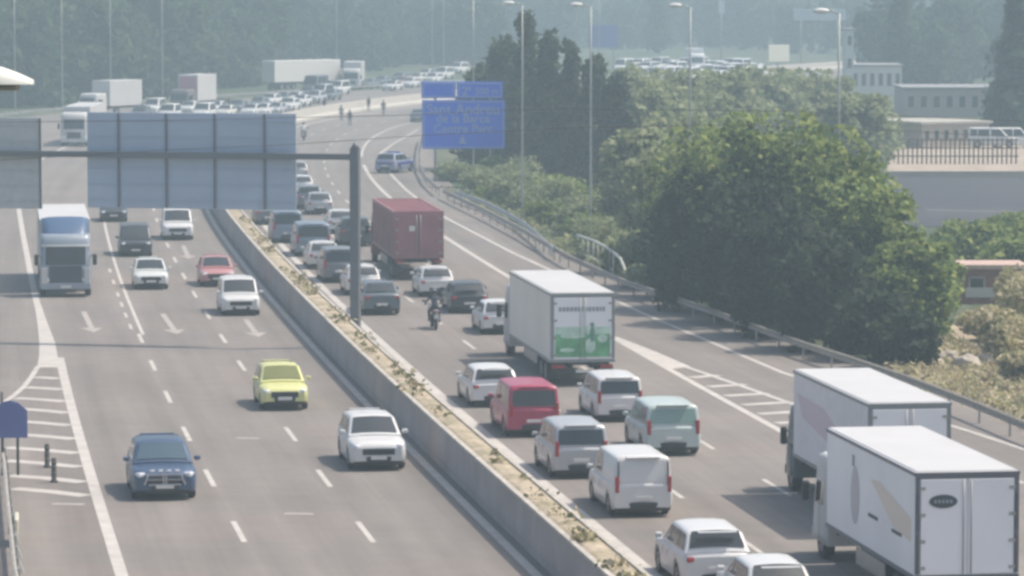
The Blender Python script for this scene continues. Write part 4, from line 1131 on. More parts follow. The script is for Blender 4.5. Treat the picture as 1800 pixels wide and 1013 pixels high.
for (u, v, lb, a, b, rz) in [(570, 198, "person in dark clothes standing leftmost on the far empty lanes", 'navy', 'black', 2.8),
                         (600, 213, "person in grey top standing on the far lanes, second from the left", 'grey', 'black', 3.3),
                         (615, 222, "person in dark clothes standing lowest on the far empty lanes", 'black', 'denim', 3.0),
                         (648, 196, "person in dark olive top on the far lanes, second from the right", 'olive', 'navy', 2.6),
                         (674, 203, "person in black standing rightmost on the far empty lanes", 'black', 'black', 3.5)]:
    p = P(u, v); person(lb, (p.x, p.y, 0.0), rz, clo[a], clo[b], GPe)

def motorbike(label, group=None, body=None):
    """+x forward"""
    t = thing("motorcycle", label, "motorcycle", (0, 0, 0), 0, group); body = body or M_dark
    for x in (.72, -.70):
        r = .31; a = MB().lathe((0, 0, 0), 'y', [(r * .68, -.06), (r * .9, -.065), (r, -.025), (r, .025), (r * .9, .065), (r * .68, .06), (r * .68, -.06)], 24).mesh("wheel", M_rub)
        o = link("wheel", a, t); o.location = (x, 0, r)
        mb = MB().lathe((0, 0, 0), 'y', [(r * .58, -.05), (r * .70, -.05), (r * .70, .05), (r * .58, .05), (r * .58, -.05)], 20)
        mb.cyl((0, 0, 0), 'y', .05, .14, 12)
        for k in range(5):
            an = 2 * PI * k / 5; mb.box((.11 * math.cos(an), 0, .11 * math.sin(an)), (.2, .03, .035), 0, 0, (0, -an, 0))
        mb.build("rim", M_rim, o)
    MB().box((.02, 0, .46), (.55, .34, .38), 0, .07).build("engine", M_chas, t)
    mb = MB(); mb.tube([(.60, 0, .95), (.1, 0, .80), (-.35, 0, .74), (-.85, 0, .82)], [.05, .06, .06, .05], 8); mb.tube([(-.1, 0, .42), (-.70, 0, .31)], .045, 8); mb.tube([(.05, 0, .75), (-.12, 0, .35)], .05, 8); mb.build("frame", M_chas, t)
    mb = MB()
    for s in (-1, 1): mb.tube([(.72, s * .10, .31), (.50, s * .10, 1.0)], .03, 8)
    mb.build("fork", M_rim, t)
    mb = MB(); mb.tube([(.40, -.40, 1.08), (.48, -.22, 1.10), (.52, 0, 1.04), (.48, .22, 1.10), (.40, .40, 1.08)], .018, 8); mb.build("handlebar", M_dark, t)
    mb = MB(); mb.ball((.22, 0, .90), (.30, .17, .15), 14, 8); mb.build("fuel_tank", body, t)
    mb = MB(); mb.ball((.66, 0, .88), (.22, .20, .22), 14, 8); mb.build("front_fairing", body, t)
    MB().box((-.38, 0, .84), (.80, .30, .12), 0, .05).build("seat", M_dark, t)
    MB().box((-.88, 0, .86), (.25, .22, .14), 0, .05).build("tail", body, t)
    MB().box((-1.01, 0, .86), (.03, .18, .08), 0, .012).build("tail_light", M_tail, t)
    MB().box((-.98, 0, .62), (.015, .22, .16)).build("number_plate", M_plate, t)
    MB().box((.86, 0, .92), (.06, .18, .14), 0, .03).build("headlight", M_lamp, t)
    MB().tube([(-.05, -.20, .34), (-.45, -.20, .36), (-.80, -.22, .50)], [.035, .06, .06], 10).build("exhaust", M_rim, t)
    MB().tube([(-.05, .15, .40), (-.10, .30, .38)], .02, 6).build("footpeg", M_dark, t)
    for s in (-1, 1): MB().box((.44, s * .42, 1.24), (.03, .16, .09), 0, .012).build("mirror", M_dark, t)
    mb = MB(); vs = []
    for i in range(7):
        a = PI * (.15 + .5 * i / 6); vs.append([Vector((-.70 + .37 * math.cos(a + .6), y, .31 + .37 * math.sin(a + .6))) for y in (-.09, .09)])
    grid(mb, vs); mb.build("rear_mudguard", M_dark, t)
    return t
def rider_joints():
    # +y is forward for the person
    J = dict(pelvis=(0, -.35, .98), waist=(0, -.31, 1.13), chest=(0, -.18, 1.36), neck=(0, -.10, 1.52), jaw=(0, -.05, 1.59), head=(0, -.05, 1.67), crown=(0, -.06, 1.74), nose=(0, .07, 1.65))
    for s, g_ in (('L', -1), ('R', 1)):
        J['sh' + s] = (g_ * .20, -.15, 1.44); J['el' + s] = (g_ * .34, .08, 1.24); J['wr' + s] = (g_ * .36, .34, 1.13); J['palm' + s] = (g_ * .35, .41, 1.11)
        J['hip' + s] = (g_ * .11, -.33, .95); J['kn' + s] = (g_ * .24, .10, .80); J['an' + s] = (g_ * .24, -.16, .42); J['toe' + s] = (g_ * .25, .00, .37)
    return J
def bike_at(u, v, lb, lbr, body, top, legs, hel, out=True):
    p = P(u, v); d, y = road_coords(p); th = head(y); dr = Vector((math.sin(th), math.cos(th), 0)); c = p + dr * .95
    a = math.atan2(dr.y, dr.x) + (0 if out else PI)
    m = motorbike(lb, "motorcycles", body); m.location = (c.x, c.y, .004); m.rotation_euler = (0, 0, a)
    person(lbr, (c.x, c.y, .004), a - PI / 2, top, legs, "motorcycle riders", rider_joints(), hel)
bike_at(767, 581, "dark motorcycle riding between the queueing cars", "rider in dark clothes and helmet on the dark motorcycle", PM['silver'], clo['navy'], clo['black'], mat("helmet_black", (.03, .03, .035), .2, coat=.8))
bike_at(533, 248, "white motorcycle at the right end of the sign panel", "rider in white jacket on the white motorcycle", PM['white'], clo['white'], clo['black'], mat("helmet_dark", (.06, .05, .05), .2, coat=.8))

# ------------------------------------------------------------------ trees and bushes
def leafm(n, c):
    m = mat("leaf_" + n, c, .75, spec=.25, noise=.25, nscale=.35)
    nn, l = m.node_tree.nodes, m.node_tree.links
    if "leaf_mix" in nn: return m
    b = nn["Principled BSDF"]; tr = nn.new("ShaderNodeBsdfTranslucent"); mx = nn.new("ShaderNodeMixShader"); mx.name = "leaf_mix"; mx.inputs[0].default_value = .42
    src = b.inputs["Base Color"].links[0].from_socket; l.new(src, tr.inputs[0])
    l.new(b.outputs[0], mx.inputs[1]); l.new(tr.outputs[0], mx.inputs[2]); l.new(mx.outputs[0], nn["Material Output"].inputs[0]); return m
LG = [leafm("olive", (.24, .30, .085)), leafm("mid", (.18, .245, .07)), leafm("light", (.33, .375, .115)), leafm("deep", (.10, .16, .05))]  # leaf colours lightened to give the tall crowns a sunlit look
LK = [leafm("painted_shade1", (.035, .050, .026)), leafm("painted_shade2", (.028, .042, .024)), leafm("painted_shade3", (.055, .072, .034))]  # shade low in the tree group painted as darker leaf colours
LD = [leafm("pine", (.062, .088, .052)), leafm("pine_deep", (.045, .066, .044)), leafm("pine_pale", (.095, .12, .066))]  # three pine tones, mixed at random over each crown
LL = [leafm("pale", (.30, .335, .18)), leafm("pale2", (.25, .29, .145)), leafm("yellowish", (.335, .345, .18)), leafm("green", (.19, .24, .11))]
LY = [leafm("straw", (.50, .44, .25)), leafm("straw_green", (.36, .36, .18)), leafm("straw_pale", (.60, .53, .36))]
LF = [leafm("far1", (.058, .100, .050)), leafm("far2", (.042, .078, .042)), leafm("far3", (.085, .125, .060))]
M_bark = mat("bark", (.11, .085, .06), .9, noise=.3, nscale=4)
def crown_blobs(rg, h, r, kind):
    B = []
    if kind == 'round':
        n = 64
        for i in range(n):
            ct = rg.uniform(-.75, 1); a = rg.random() * 2 * PI; st = math.sqrt(1 - ct * ct); rr_ = .60 + .46 * rg.random() ** 1.6 + .14 * math.sin(3 * a + r * 5) * st
            s = r * (.13 + .16 * rg.random() ** 1.5); B.append((r * rr_ * st * math.cos(a), r * rr_ * st * math.sin(a), h * (.52 + .44 * ct * rr_), s * 1.15, s * 1.15, s * .85))
        for i in range(9):
            a = rg.random() * 2 * PI; q = r * .4 * rg.random(); s = r * .34; B.append((q * math.cos(a), q * math.sin(a), h * (.3 + .45 * rg.random()), s, s, s))
        for i in range(10):
            a = rg.random() * 2 * PI; q = r * (.45 + .4 * rg.random()); s = r * (.16 + .14 * rg.random()); B.append((q * math.cos(a), q * math.sin(a), h * (.06 + .2 * rg.random()), s, s, s))
    elif kind == 'tall':
        for i in range(14):
            f = i / 13; z = h * (.12 + .84 * f); q = r * (1 - f) * .45 * rg.random(); a = rg.random() * 2 * PI; s = r * (1.0 - .62 * f) * (.6 + .35 * rg.random())
            B.append((q * math.cos(a), q * math.sin(a), z, s, s, h * .10))
    else:   # bush
        for i in range(9):
            a = rg.random() * 2 * PI; q = r * .65 * rg.random(); s = r * (.32 + .25 * rg.random()); B.append((q * math.cos(a), q * math.sin(a), h * (.22 + .5 * rg.random()), s, s, h * (.22 + .12 * rg.random())))
    return B
TM = {}
def tree_mesh(kind, h, r, leaf, mats, n, seed):
    key = (kind, h, r, leaf, n, seed)
    if key not in TM:
        rg = np.random.default_rng(seed); B = crown_blobs(rg, h, r, kind); pts = blob_points(rg, B, n)
        if kind != 'bush':
            m = n // 12; a = rg.random(m) * 2 * PI; z = h * (.15 + .85 * rg.random(m)); f = np.sqrt(np.maximum(.05, 1 - ((z / h - .5) / .56) ** 2))
            q = r * f * (.85 + .28 * rg.random(m)) if kind == 'round' else r * (1.1 - z / h) * .8
            pts = np.concatenate([pts, np.stack([q * np.cos(a), q * np.sin(a), z], 1)])
        pts[:, 2] = np.maximum(pts[:, 2], .12)
        cr = leaf_mesh("crown", pts, leaf, .45, seed, mats)
        mb = MB(); tr = max(.05, h * .022)
        mb.tube([(0, 0, -.1), (.03, .02, h * .2), (-.05, .05, h * .45), (.02, -.03, h * .8)], [tr * 1.3, tr, tr * .7, tr * .15], 8)
        for k in range(5):
            a = 2 * PI * k / 5 + seed; z0 = h * (.25 + .09 * k); mb.tube([(0, 0, z0), (r * .3 * math.cos(a), r * .3 * math.sin(a), z0 + h * .08), (r * .62 * math.cos(a), r * .62 * math.sin(a), z0 + h * .17)], [tr * .5, tr * .35, tr * .1], 6)
        TM[key] = (cr, mb.mesh("trunk", M_bark))
    return TM[key]
def tree(name, label, p, kind, h, r, leaf, mats, n, seed, rz=0.0, group=None, cat="tree", sc=1.0, trunk="trunk"):
    t = thing(name, label, cat, (p.x, p.y, -.05), rz, group); a, b = tree_mesh(kind, h, r, leaf, mats, n, seed)
    link("crown" if kind != 'bush' else "foliage", a, t); link(trunk if kind != 'bush' else "stem", b, t); t.scale = (sc,) * 3; return t
# the big dark group behind the right guardrail
GB = "broadleaf trees behind the right guardrail"
for i, (u, v, h, r, lb, mm) in enumerate([
    (1345, 545, 9.6, 3.9, "tallest broad green tree in the middle of the group right of the slip road", LG),
    (1240, 505, 8.4, 3.0, "broad green tree left of the tallest one, above the pale railing", LG),
    (1440, 550, 9.0, 3.2, "broad green tree just left of the right lamp post's foot", LG),
    (1520, 575, 6.9, 2.5, "broad green tree at the right shoulder of the dark group", LG),
    (1178, 480, 6.8, 2.7, "pale green tree at the left edge of the dark group beside the railing", LL),
    (1600, 596, 4.4, 2.0, "low spreading green tree at the right end of the dark group", LG),
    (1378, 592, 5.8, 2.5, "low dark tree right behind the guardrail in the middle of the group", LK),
    (1252, 546, 7.0, 2.7, "dark tree behind the guardrail left of the middle, leaves coloured as deep shade", LK),
    (1310, 569, 6.6, 2.6, "dark tree coloured as deep shade under the tallest green tree", LK),
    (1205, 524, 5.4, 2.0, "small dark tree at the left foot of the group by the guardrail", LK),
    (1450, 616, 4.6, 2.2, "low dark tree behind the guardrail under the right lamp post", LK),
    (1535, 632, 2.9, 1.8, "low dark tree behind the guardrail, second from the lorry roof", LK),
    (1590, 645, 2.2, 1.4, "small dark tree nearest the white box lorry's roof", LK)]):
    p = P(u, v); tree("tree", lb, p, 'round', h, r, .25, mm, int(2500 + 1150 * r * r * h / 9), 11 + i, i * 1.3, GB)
for i, (u, v, h, r, lb) in enumerate([
    (1640, 545, 2.8, 1.3, "rounded dark bush behind the small red roofed shed"),
    (1790, 505, 2.6, 2.0, "dark green tree at the right picture edge beyond the shed"),
    (1720, 475, 2.7, 2.6, "dark green tree between the grey yard and the shed"),
    (1798, 452, 2.6, 2.2, "dark green tree farthest right beside the grey yard")]):
    p = P(u, v); tree("tree", lb, p, 'round', h, r, .26, LG, 5200, 31 + i, i * 2.1, "trees by the shed")
GDk = "tall dark evergreens beyond the guardrail"
for i, (u, v, h, r, lb) in enumerate([
    (925, 312, 12.8, 2.2, "tallest dark evergreen, just right of the blue sign"),
    (965, 318, 11.2, 2.2, "tall dark evergreen second right of the blue sign"),
    (1003, 322, 10.6, 1.9, "tall dark evergreen left of the lamp post at the railing"),
    (1045, 326, 9.6, 2.3, "tall dark evergreen behind the lamp post at the railing"),
    (885, 300, 10.6, 2.8, "dark evergreen partly behind the blue sign's right edge"),
    (1088, 340, 8.6, 2.6, "dark evergreen next to the light green trees"),
    (845, 296, 8.4, 2.8, "dark evergreen behind the lower half of the blue sign")]):
    p = P(u, v); tree("evergreen", lb, p, 'tall', h, r * 1.15, .40, LD, 3900, 51 + i, i * 1.7, GDk)
GLt = "lighter green trees on the slope"
for i, (u, v, h, r, lb) in enumerate([
    (1130, 318, 8.0, 4.4, "pale yellowish green tree right of the dark evergreens"),
    (1200, 300, 8.4, 4.6, "pale yellowish green tree with the half hidden lamp post in front"),
    (1100, 268, 7.6, 4.6, "pale green tree behind the dark evergreens' right end"),
    (1255, 285, 8.0, 4.4, "pale green tree peeping over the left of the big dark group"),
    (1330, 268, 7.8, 4.6, "pale green tree peeping over the middle of the big dark group"),
    (1420, 262, 7.4, 4.4, "pale green tree peeping over the right of the big dark group"),
    (1125, 415, 6.6, 2.6, "pale green tree standing just above the pale railing"),
    (1195, 400, 7.4, 3.2, "pale green tree in front of the half hidden lamp post's foot"),
    (1500, 300, 6.4, 3.8, "pale green tree right of the tall right lamp post")]):
    p = P(u, v); tree("tree", lb, p, 'round', h, r, .36, LL, 7500, 71 + i, i * .9, GLt)
GBu = "pale bushes along the guardrail"
bl = [(795, 318, 2.0), (825, 330, 2.2), (858, 345, 2.4), (880, 362, 2.0), (905, 362, 2.6), (940, 376, 2.4), (962, 398, 2.2), (990, 392, 2.9), (1010, 410, 2.0), (1050, 420, 2.4), (1070, 438, 2.8), (1100, 455, 2.6), (1095, 478, 1.5), (1130, 470, 3.0), (1060, 402, 3.0), (1015, 372, 3.2), (960, 352, 2.8), (905, 330, 2.6), (870, 318, 2.4), (1120, 496, 1.2), (1145, 505, 1.8)]
where = ["beside the far guardrail bend", "second along from the guardrail bend", "third along from the guardrail bend", "between the guardrail bend and the lamp post by the sign", "touching the lamp post by the blue sign", "right of the lamp post by the blue sign", "behind the outer guardrail's lower end", "behind the outer guardrail, large", "left end of the pale railing", "behind the pale railing", "behind the right half of the pale railing", "right of the pale railing's curved end", "low at the foot of the railing's curved end", "at the edge of the dark tree group", "large, above the pale railing", "large, under the dark evergreens", "under the tallest dark evergreen", "above the outer guardrail", "under the blue sign's right corner", "lowest, at the guardrail near the lorry roof", "in the shade left of the low dark trees"]
for i, ((u, v, r), wh) in enumerate(zip(bl, where)):
    p = P(u, v); h = r * (.75 + .3 * ((i * 37) % 10) / 10); h = max(.9, h)
    tree("bush", "pale green bush " + wh, p, 'bush', round(h, 1), r, .19, LL if i % 3 else LG, int(900 + 650 * r), 91 + i, i * 1.1, GBu, "bush")
for i, (u, v, h, r, lb) in enumerate([(1765, 640, 2.6, 1.7, "straw coloured dry bush at the right edge below the shed"), (1800, 612, 3.6, 1.9, "taller straw coloured dry bush cut by the right edge"), (1735, 600, 1.8, 1.3, "small dry yellowish bush behind the pale rocks"), (1795, 668, 1.3, 1.2, "low dry bush at the right edge above the guardrail")]):
    p = P(u, v); tree("dry_bush", lb, p, 'bush', h, r, .16, LY, 2600, 131 + i, i, "dry bushes at the right edge", "bush")
# grass along the verge and bare tan bank
def verge(pts_l, pts_r, z, name, m):
    mb = MB(); n = len(pts_l); vs = []
    for a, b in zip(pts_l, pts_r): vs += [(a.x, a.y, z), (b.x, b.y, z)]
    mb.add(vs, [(2 * i, 2 * i + 1, 2 * i + 3, 2 * i + 2) for i in range(n - 1)]); return struct(mb.build(name, m))
M_tan = ramp_mat("tan_bank", [(.3, (.25, .20, .135)), (.55, (.36, .295, .205)), (.75, (.44, .37, .27))], scale=.25, detail=7, second=(2.5, .2))
bk = [(1860, 770), (1800, 752), (1700, 710), (1600, 672), (1530, 648)]
verge([P(u, v) for u, v in bk], [P(u + 200, v - 105) for u, v in bk], .0, "dirt_bank", M_tan)
rg = np.random.default_rng(8); cen = []
gp = [P(u, v) for u, v in [(780, 338), (850, 371), (915, 403), (1000, 452), (1100, 496), (1180, 524)]]
for k in range(420):
    f = rg.random() * (len(gp) - 1); j = int(f); q = gp[j] + (gp[j + 1] - gp[j]) * (f - j); dd = .5 + 3.5 * rg.random() ** 1.4
    cen.append(np.array([q.x + dd, q.y + rg.normal() * .5, .12])[None] + rg.normal(size=(16, 3)) * np.array([.4, .4, .16]))
cen = np.concatenate(cen); cen[:, 2] = np.abs(cen[:, 2])
tag(link("grass", leaf_mesh("grass", cen, .20, 0, 9, [LL[0], LL[2], LY[1]])), "rough pale grass growing behind the slip road guardrail", "grass", kind="stuff")

rg = np.random.default_rng(18); cen = []
for k in range(900):
    u = rg.uniform(1560, 1860); vb = np.interp(u, [1530, 1600, 1700, 1800, 1860], [648, 672, 710, 752, 775]); q = P(u, vb - 6 - 95 * rg.random() ** 1.2)
    rr_ = rg.uniform(.12, .4); cen.append(np.array([q.x, q.y, .1])[None] + rg.normal(size=(14, 3)) * np.array([rr_, rr_, .12]))
cen = np.concatenate(cen); cen[:, 2] = np.abs(cen[:, 2])
tag(link("dry_grass", leaf_mesh("dry_grass", cen, .13, 0, 19, [LY[0], LY[2], LY[1], M_tan])), "rough dry grass on the tan bank above the right guardrail", "grass", kind="stuff")
# the hazy far belt of trees: single trees, then the wood that closes the view
GFT = "hazy trees of the far belt"
protos = [('round', 13.0, 5.4, LF, 2200, 201), ('round', 11.0, 5.0, LF, 2000, 202), ('tall', 16.0, 3.4, LF, 1800, 203), ('round', 15.0, 5.6, LF, 2400, 204)]
pobj = []
r3 = random.Random(4)
spots = []
for k in range(46): spots.append((-40 + 500 * k / 45 + r3.uniform(-8, 8), 160 - 50 * max(0, (k - 6) / 39) ** 1.2 + r3.uniform(-16, 4)))
for k in range(24): spots.append((-30 + 500 * k / 23 + r3.uniform(-10, 10), r3.uniform(98, 122)))
for k in range(22): spots.append((470 + 430 * k / 21 + r3.uniform(-12, 12), r3.uniform(66, 92)))
for k in range(34): spots.append((880 + 960 * k / 33 + r3.uniform(-14, 14), r3.uniform(70, 98)))
for k in range(12): spots.append((1560 + 280 * k / 11 + r3.uniform(-10, 10), r3.uniform(120, 165)))
spots += [(u, v) for u, v in [(20, 166), (60, 168), (-20, 166), (95, 164), (1790, 250), (1808, 215), (1830, 180)]]
extra = [(u_, np.interp(u_, [-20, 0, 280, 440, 470, 660, 700, 860], [190, 189, 168, 148, 128, 122, 116, 112]) + r3.uniform(-7, 2)) for u_ in range(-20, 860, 17)]
spots += extra
for i, (u, v) in enumerate(spots):
    p = P(u, v); kd = protos[(i * 7 + (i // 5)) % 4]; lb = "hazy bluish green tree of the far belt closing the view"
    if road_coords(p)[0] > -22 and v > 95 and u < 1500 and (u, v) not in extra: continue
    s = r3.uniform(.8, 1.15)
    if kd in [q[0] for q in pobj]:
        o = dup([q[1] for q in pobj if q[0] == kd][0], (p.x, p.y, -.05), r3.uniform(0, 6), lb, GFT, (s, s, s))
    else:
        o = tree("tree", lb, p, kd[0], kd[1], kd[2], .85, kd[3], kd[4], kd[5], 0, GFT); pobj.append((kd, o))
rg = np.random.default_rng(12); blobs = []
for k in range(420):
    x = -420 + 900 * rg.random(); y = 930 + 170 * rg.random(); s = 5 + 4 * rg.random(); blobs.append((x, y, 5 + 9 * rg.random() + (y - 930) * .03, s * 1.3, s * 1.2, s * .9))
pts = blob_points(rg, blobs, 42000)
tag(link("woods", leaf_mesh("woods", pts, 1.9, .4, 13, LF)), "hazy far wood closing off the view above the traffic", "woods", kind="stuff")
hb = MB(); n = 24; vs = []
for j, (yy, zz) in enumerate([(1090, -1), (1150, 5), (1220, 10), (1300, 14), (1380, 15)]):
    for i in range(n + 1):
        x = -1000 + 2500 * i / n; vs.append((x, yy, zz + (2.5 * math.sin(i * 1.7 + j) if j else 0)))
fs = [(j * (n + 1) + i, j * (n + 1) + i + 1, (j + 1) * (n + 1) + i + 1, (j + 1) * (n + 1) + i) for j in range(4) for i in range(n)]
hb.add(vs, fs, 0, True); struct(hb.build("hills", ramp_mat("hill_scrub", [(.35, (.07, .085, .045)), (.5, (.12, .12, .075)), (.65, (.20, .17, .13))], scale=.02, detail=6)))

# ------------------------------------------------------------------ yard, walls, sheds and small far signs on the right
M_yard = ramp_mat("yard_asphalt", [(.4, (.055, .055, .066)), (.6, (.075, .073, .078))], scale=.05, second=(1, .06))
mb = MB(); mb.add([P(1520, 310), P(1860, 312), P(1900, 392), P(1560, 400)], [(0, 1, 2, 3)])
for v in mb.v: pass
mb.v = [(x, y, -.02) for x, y, z in mb.v]; struct(mb.build("yard", M_yard))
mb = MB(); line_strip([P(1628, 369, -.016), P(1700, 371, -.016), P(1780, 372, -.016)], .35, -.012, mb); struct(mb.build("yard_marking", M_worn))
M_beige = mat("beige_render", (.47, .40, .32), .85, noise=.12, nscale=.3)
def wall_box(name, label, cat, u0, u1, v, h, depth, m, group=None):
    a, b = P(u0, v), P(u1, v); t = thing(name, label, cat, ((a.x + b.x) / 2, (a.y + b.y) / 2, -.05), math.atan2(b.y - a.y, b.x - a.x), group)
    L = (b - a).length
    return t, L
mb = MB(); mb.add([P(1556, 310), P(1880, 311), P(1900, 236), P(1575, 238)], [(0, 1, 2, 3)]); mb.v = [(x, y, -.015) for x, y, z in mb.v]
struct(mb.build("dirt_strip", ramp_mat("pale_dirt", [(.3, (.32, .265, .205)), (.55, (.39, .325, .26)), (.75, (.45, .385, .315))], scale=.3, second=(1.5, .15))))
t, L = wall_box("low_wall", "low beige wall at the far side of the grey yard", "wall", 1556, 1880, 311, .5, .5, M_beige)
MB().box((0, .25, .2), (L, .35, .5), 0, .02).build("wall_face", M_beige, t); MB().box((0, .25, .47), (L + .1, .45, .08), 0, .02).build("coping", M_conc, t)
t, L = wall_box("post_fence", "fence of dark posts and pale rails standing behind the beige wall", "fence", 1575, 1790, 288, 2, .1, M_conc)
M_post = mat("fence_post_brown", (.12, .09, .07), .8)
for k in range(26): MB().box((-L / 2 + L * (k + .5) / 26, 0, 1.1), (.13, .13, 2.3)).build("post", M_post, t)
for z in (.7, 1.4, 2.1): MB().box((0, -.09, z), (L, .05, .10)).build("rail", M_post, t)
def building(label, u0, u1, v, h, depth, m, roof_m, nwin, rows=1, group=None, flat=True, wm=None, name="building"):
    a, b = P(u0, v), P(u1, v); t = thing(name, label, "building", ((a.x + b.x) / 2, (a.y + b.y) / 2, -.05), math.atan2(b.y - a.y, b.x - a.x), group); L = (b - a).length
    MB().box((0, depth / 2, h / 2), (L, depth, h), 0).build("wall", m, t)
    if flat: MB().box((0, depth / 2, h + .12), (L + .5, depth + .5, .24), 0, .03).build("roof", roof_m, t)
    else:
        mb = MB(); mb.add([(-L / 2 - .3, -.4, h), (L / 2 + .3, -.4, h), (L / 2 + .3, depth + .4, h), (-L / 2 - .3, depth + .4, h), (-L / 2 - .3, depth / 2, h + depth * .22), (L / 2 + .3, depth / 2, h + depth * .22)],
                          [(0, 1, 5, 4), (2, 3, 4, 5), (0, 4, 3), (1, 2, 5), (0, 3, 2, 1)]); mb.build("roof", roof_m, t)
    for r_ in range(rows):
        for k in range(nwin):
            x = -L / 2 + L * (k + .5) / nwin; z = h * (r_ + .55) / rows; ww, wh = L / nwin * .5, h / rows * .42
            w_ = MB().box((x, -.03, z), (ww, .06, wh)).build("window", wm or M_glass, t)
            mb = MB()
            for (dx, dz, sx_, sz__) in [(-ww / 2, 0, .08, wh + .08), (ww / 2, 0, .08, wh + .08), (0, -wh / 2, ww, .08), (0, wh / 2, ww, .08)]: mb.box((x + dx, -.045, z + dz), (sx_, .05, sz__))
            mb.build("frame", M_conc, w_)
    return t
M_bw = mat("building_pale", (.40, .36, .31), .8, noise=.08); M_br = mat("roof_terracotta", (.34, .15, .10), .8, noise=.2, nscale=1); M_rg = mat("roof_grey", (.28, .28, .28), .8); M_wht = mat("building_white", (.62, .62, .58), .8)
building("low beige building with a row of openings behind the post fence", 1610, 1750, 258, 2.2, 9, M_beige, M_conc, 7).rotation_euler = (0, 0, R(26))
building("long pale single storey building at the far right", 1590, 1770, 205, 3.2, 12, M_bw, M_rg, 8, 1)
building("white flat building with pale walls right of the tall lamp post", 1496, 1585, 168, 4.0, 10, M_wht, M_rg, 6, 1)
building("pale far building with tall narrow white tower wall", 1486, 1500, 172, 9.0, 5, M_wht, M_rg, 1, 3, name="tower_building")
building("white industrial hall seen faintly at the far right", 1560, 1760, 132, 5.0, 16, M_wht, M_rg, 8, 1)
building("low building with faded red front beside the tall lamp post", 1440, 1500, 205, 2.4, 6, mat("faded_red_wall", (.36, .16, .14), .8, noise=.1), M_rg, 3)
t = building("small shed with pale roof edge and red brick wall at the right edge", 1690, 1796, 532, 1.7, 2.6, mat("brick_red", (.27, .13, .09), .85, noise=.2, nscale=3), mat("roof_pink_tile", (.50, .36, .30), .8, noise=.12), 2, name="shed")
MB().box((-.55, -.05, .55), (1.5, .08, .5), 0, .01).build("pale_panel", mat("panel_pale", (.50, .48, .44), .7), t)
M_rock = mat("pale_rock", (.42, .37, .30), .9, noise=.25, nscale=2.5, bump=.5)
for i, (u, v, sx_, sy_, sz__, lb) in enumerate([(1668, 640, .5, .45, .40, "pale rounded rock left of the stone blocks above the guardrail"), (1700, 650, .55, .5, .42, "large pale stone block in the middle of the rocks at the right"), (1730, 645, .42, .4, .38, "pale stone block beside the dry bush"), (1635, 645, .6, .5, .30, "low grey flat stone at the edge of the dark trees")]):
    p = P(u, v); bm = bmesh.new(); bmesh.ops.create_icosphere(bm, subdivisions=3, radius=1); r4 = random.Random(i)
    from mathutils import noise as mn
    for vv in bm.verts:
        k = 1 + .28 * mn.noise(vv.co * 1.6 + Vector((i * 7, 0, 0))) + .1 * mn.noise(vv.co * 4); vv.co = Vector((vv.co.x * sx_ * k, vv.co.y * sy_ * k, vv.co.z * sz__ * k + sz__ * .6))
    me = bpy.data.meshes.new("rock"); bm.to_mesh(me); bm.free(); me.materials.append(M_rock)
    o = link("rock", me); o.location = (p.x, p.y, -.06); tag(o, lb, "rock", "pale rocks above the guardrail")
r5 = random.Random(3)
for k, (u, v) in enumerate([(1752, 262), (1785, 262)]):
    o = far_car('van' if k < 3 else 'hatch', 'white', u, v, ["white van parked nearest the low beige building", "white van parked at the right picture edge by the beige building"][k])
    o["group"] = "white vehicles parked by the beige building"; o.rotation_euler = (0, 0, r5.uniform(-.3, .3))
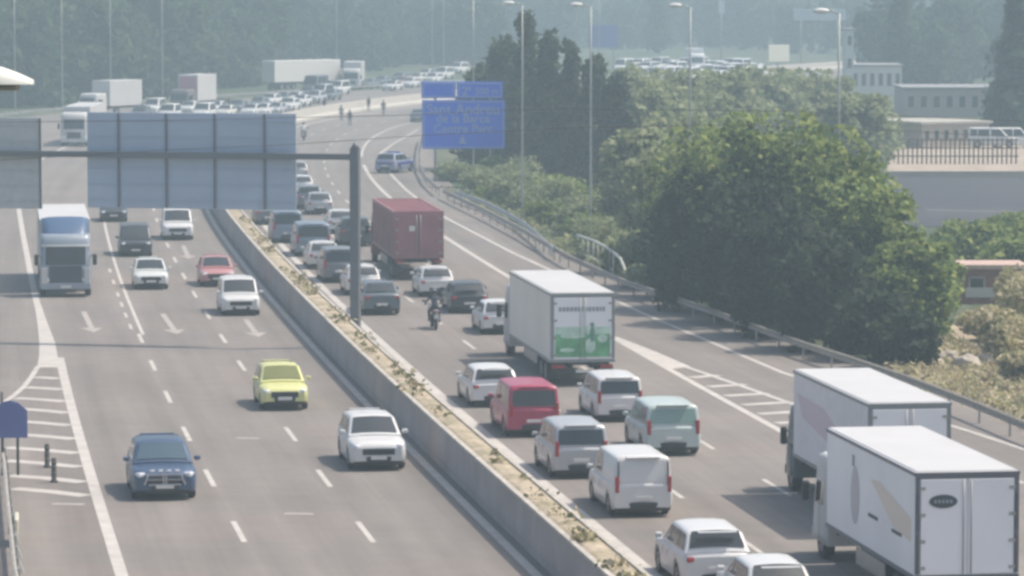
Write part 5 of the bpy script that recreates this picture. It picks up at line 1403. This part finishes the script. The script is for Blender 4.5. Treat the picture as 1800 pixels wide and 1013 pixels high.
# small far signs
def board(name, label, u0, u1, v0, v1, vb, m, posts=1, cat="road sign"):
    p = P((u0 + u1) / 2, vb); t = thing(name, label, cat, (p.x, p.y, 0)); k = p.y
    x0, x1 = at_dist(u0, 100, k).x - p.x, at_dist(u1, 100, k).x - p.x; z0, z1 = at_dist(u0, v1, k).z, at_dist(u0, v0, k).z
    MB().box(((x0 + x1) / 2, 0, (z0 + z1) / 2), (x1 - x0, .12, z1 - z0), 0, .03).build("panel", m, t)
    for s in ([0.5] if posts == 1 else [.15, .85]):
        MB().tube([(x0 + (x1 - x0) * s, .2, 0), (x0 + (x1 - x0) * s, .2, z1 - .1)], .12, 8).build("post", M_pole, t)
    return t, (x0, x1, z0, z1)
M_pb = mat("far_sign_pale", (.42, .50, .52), .6)
t, (x0, x1, z0, z1) = board("direction_sign", "pale two part sign on a mast in the haze at the top", 464, 522, 22, 44, 118, M_pb, 1)
k = t.location.y; za, zb_ = at_dist(500, 80, k).z, at_dist(500, 48, k).z
MB().box(((x0 + x1) / 2, 0, (za + zb_) / 2), (x1 - x0, .12, zb_ - za), 0, .03).build("panel", M_pb, t)
xm = at_dist(531, 50, k).x - t.location.x
MB().tube([(xm, .1, 0), (xm, .1, at_dist(500, 14, k).z)], .17, 8).build("mast", M_pole, t)
for zz in (z1 - .3, zb_ - .3): MB().box(((x0 + xm) / 2, .15, zz), (xm - x0, .1, .12)).build("arm", M_pole, t)
board("billboard", "square cream billboard above the trees at the upper right", 1343, 1395, 79, 109, 170, mat("billboard_cream", (.74, .73, .62), .6), 1, "billboard")[0].rotation_euler = (0, 0, R(42))
board("direction_sign", "small hazy blue sign right of the dark evergreens", 1035, 1086, 44, 84, 130, mat("far_sign_blue", (.10, .16, .42), .6), 2)
board("direction_sign", "pale bluish sign board at the top beside the tall lamp's head", 1394, 1486, 16, 36, 120, M_pb, 2)
board("banner", "narrow upright white board at the top right of the middle", 1263, 1273, 2, 24, 110, mat("banner_white", (.66, .66, .68), .6), 1, "banner")

# ------------------------------------------------------------------ haze
mb = MB(); mb.box((250, 620, 14.5), (2600, 1600, 31)); hz = mb.build("haze", [])
hz.location = (0, 0, 0)
m = bpy.data.materials.new("haze_air"); m.use_nodes = True; n = m.node_tree.nodes; n.clear()
ou = n.new("ShaderNodeOutputMaterial"); vp = n.new("ShaderNodeVolumePrincipled")
vp.inputs["Color"].default_value = (.71, .92, 1.0, 1); vp.inputs["Density"].default_value = HAZE; vp.inputs["Anisotropy"].default_value = 0.0
m.node_tree.links.new(vp.outputs[0], ou.inputs["Volume"]); hz.data.materials.append(m)
tag(hz, "thin pale blue haze over the whole road", "haze", kind="stuff")
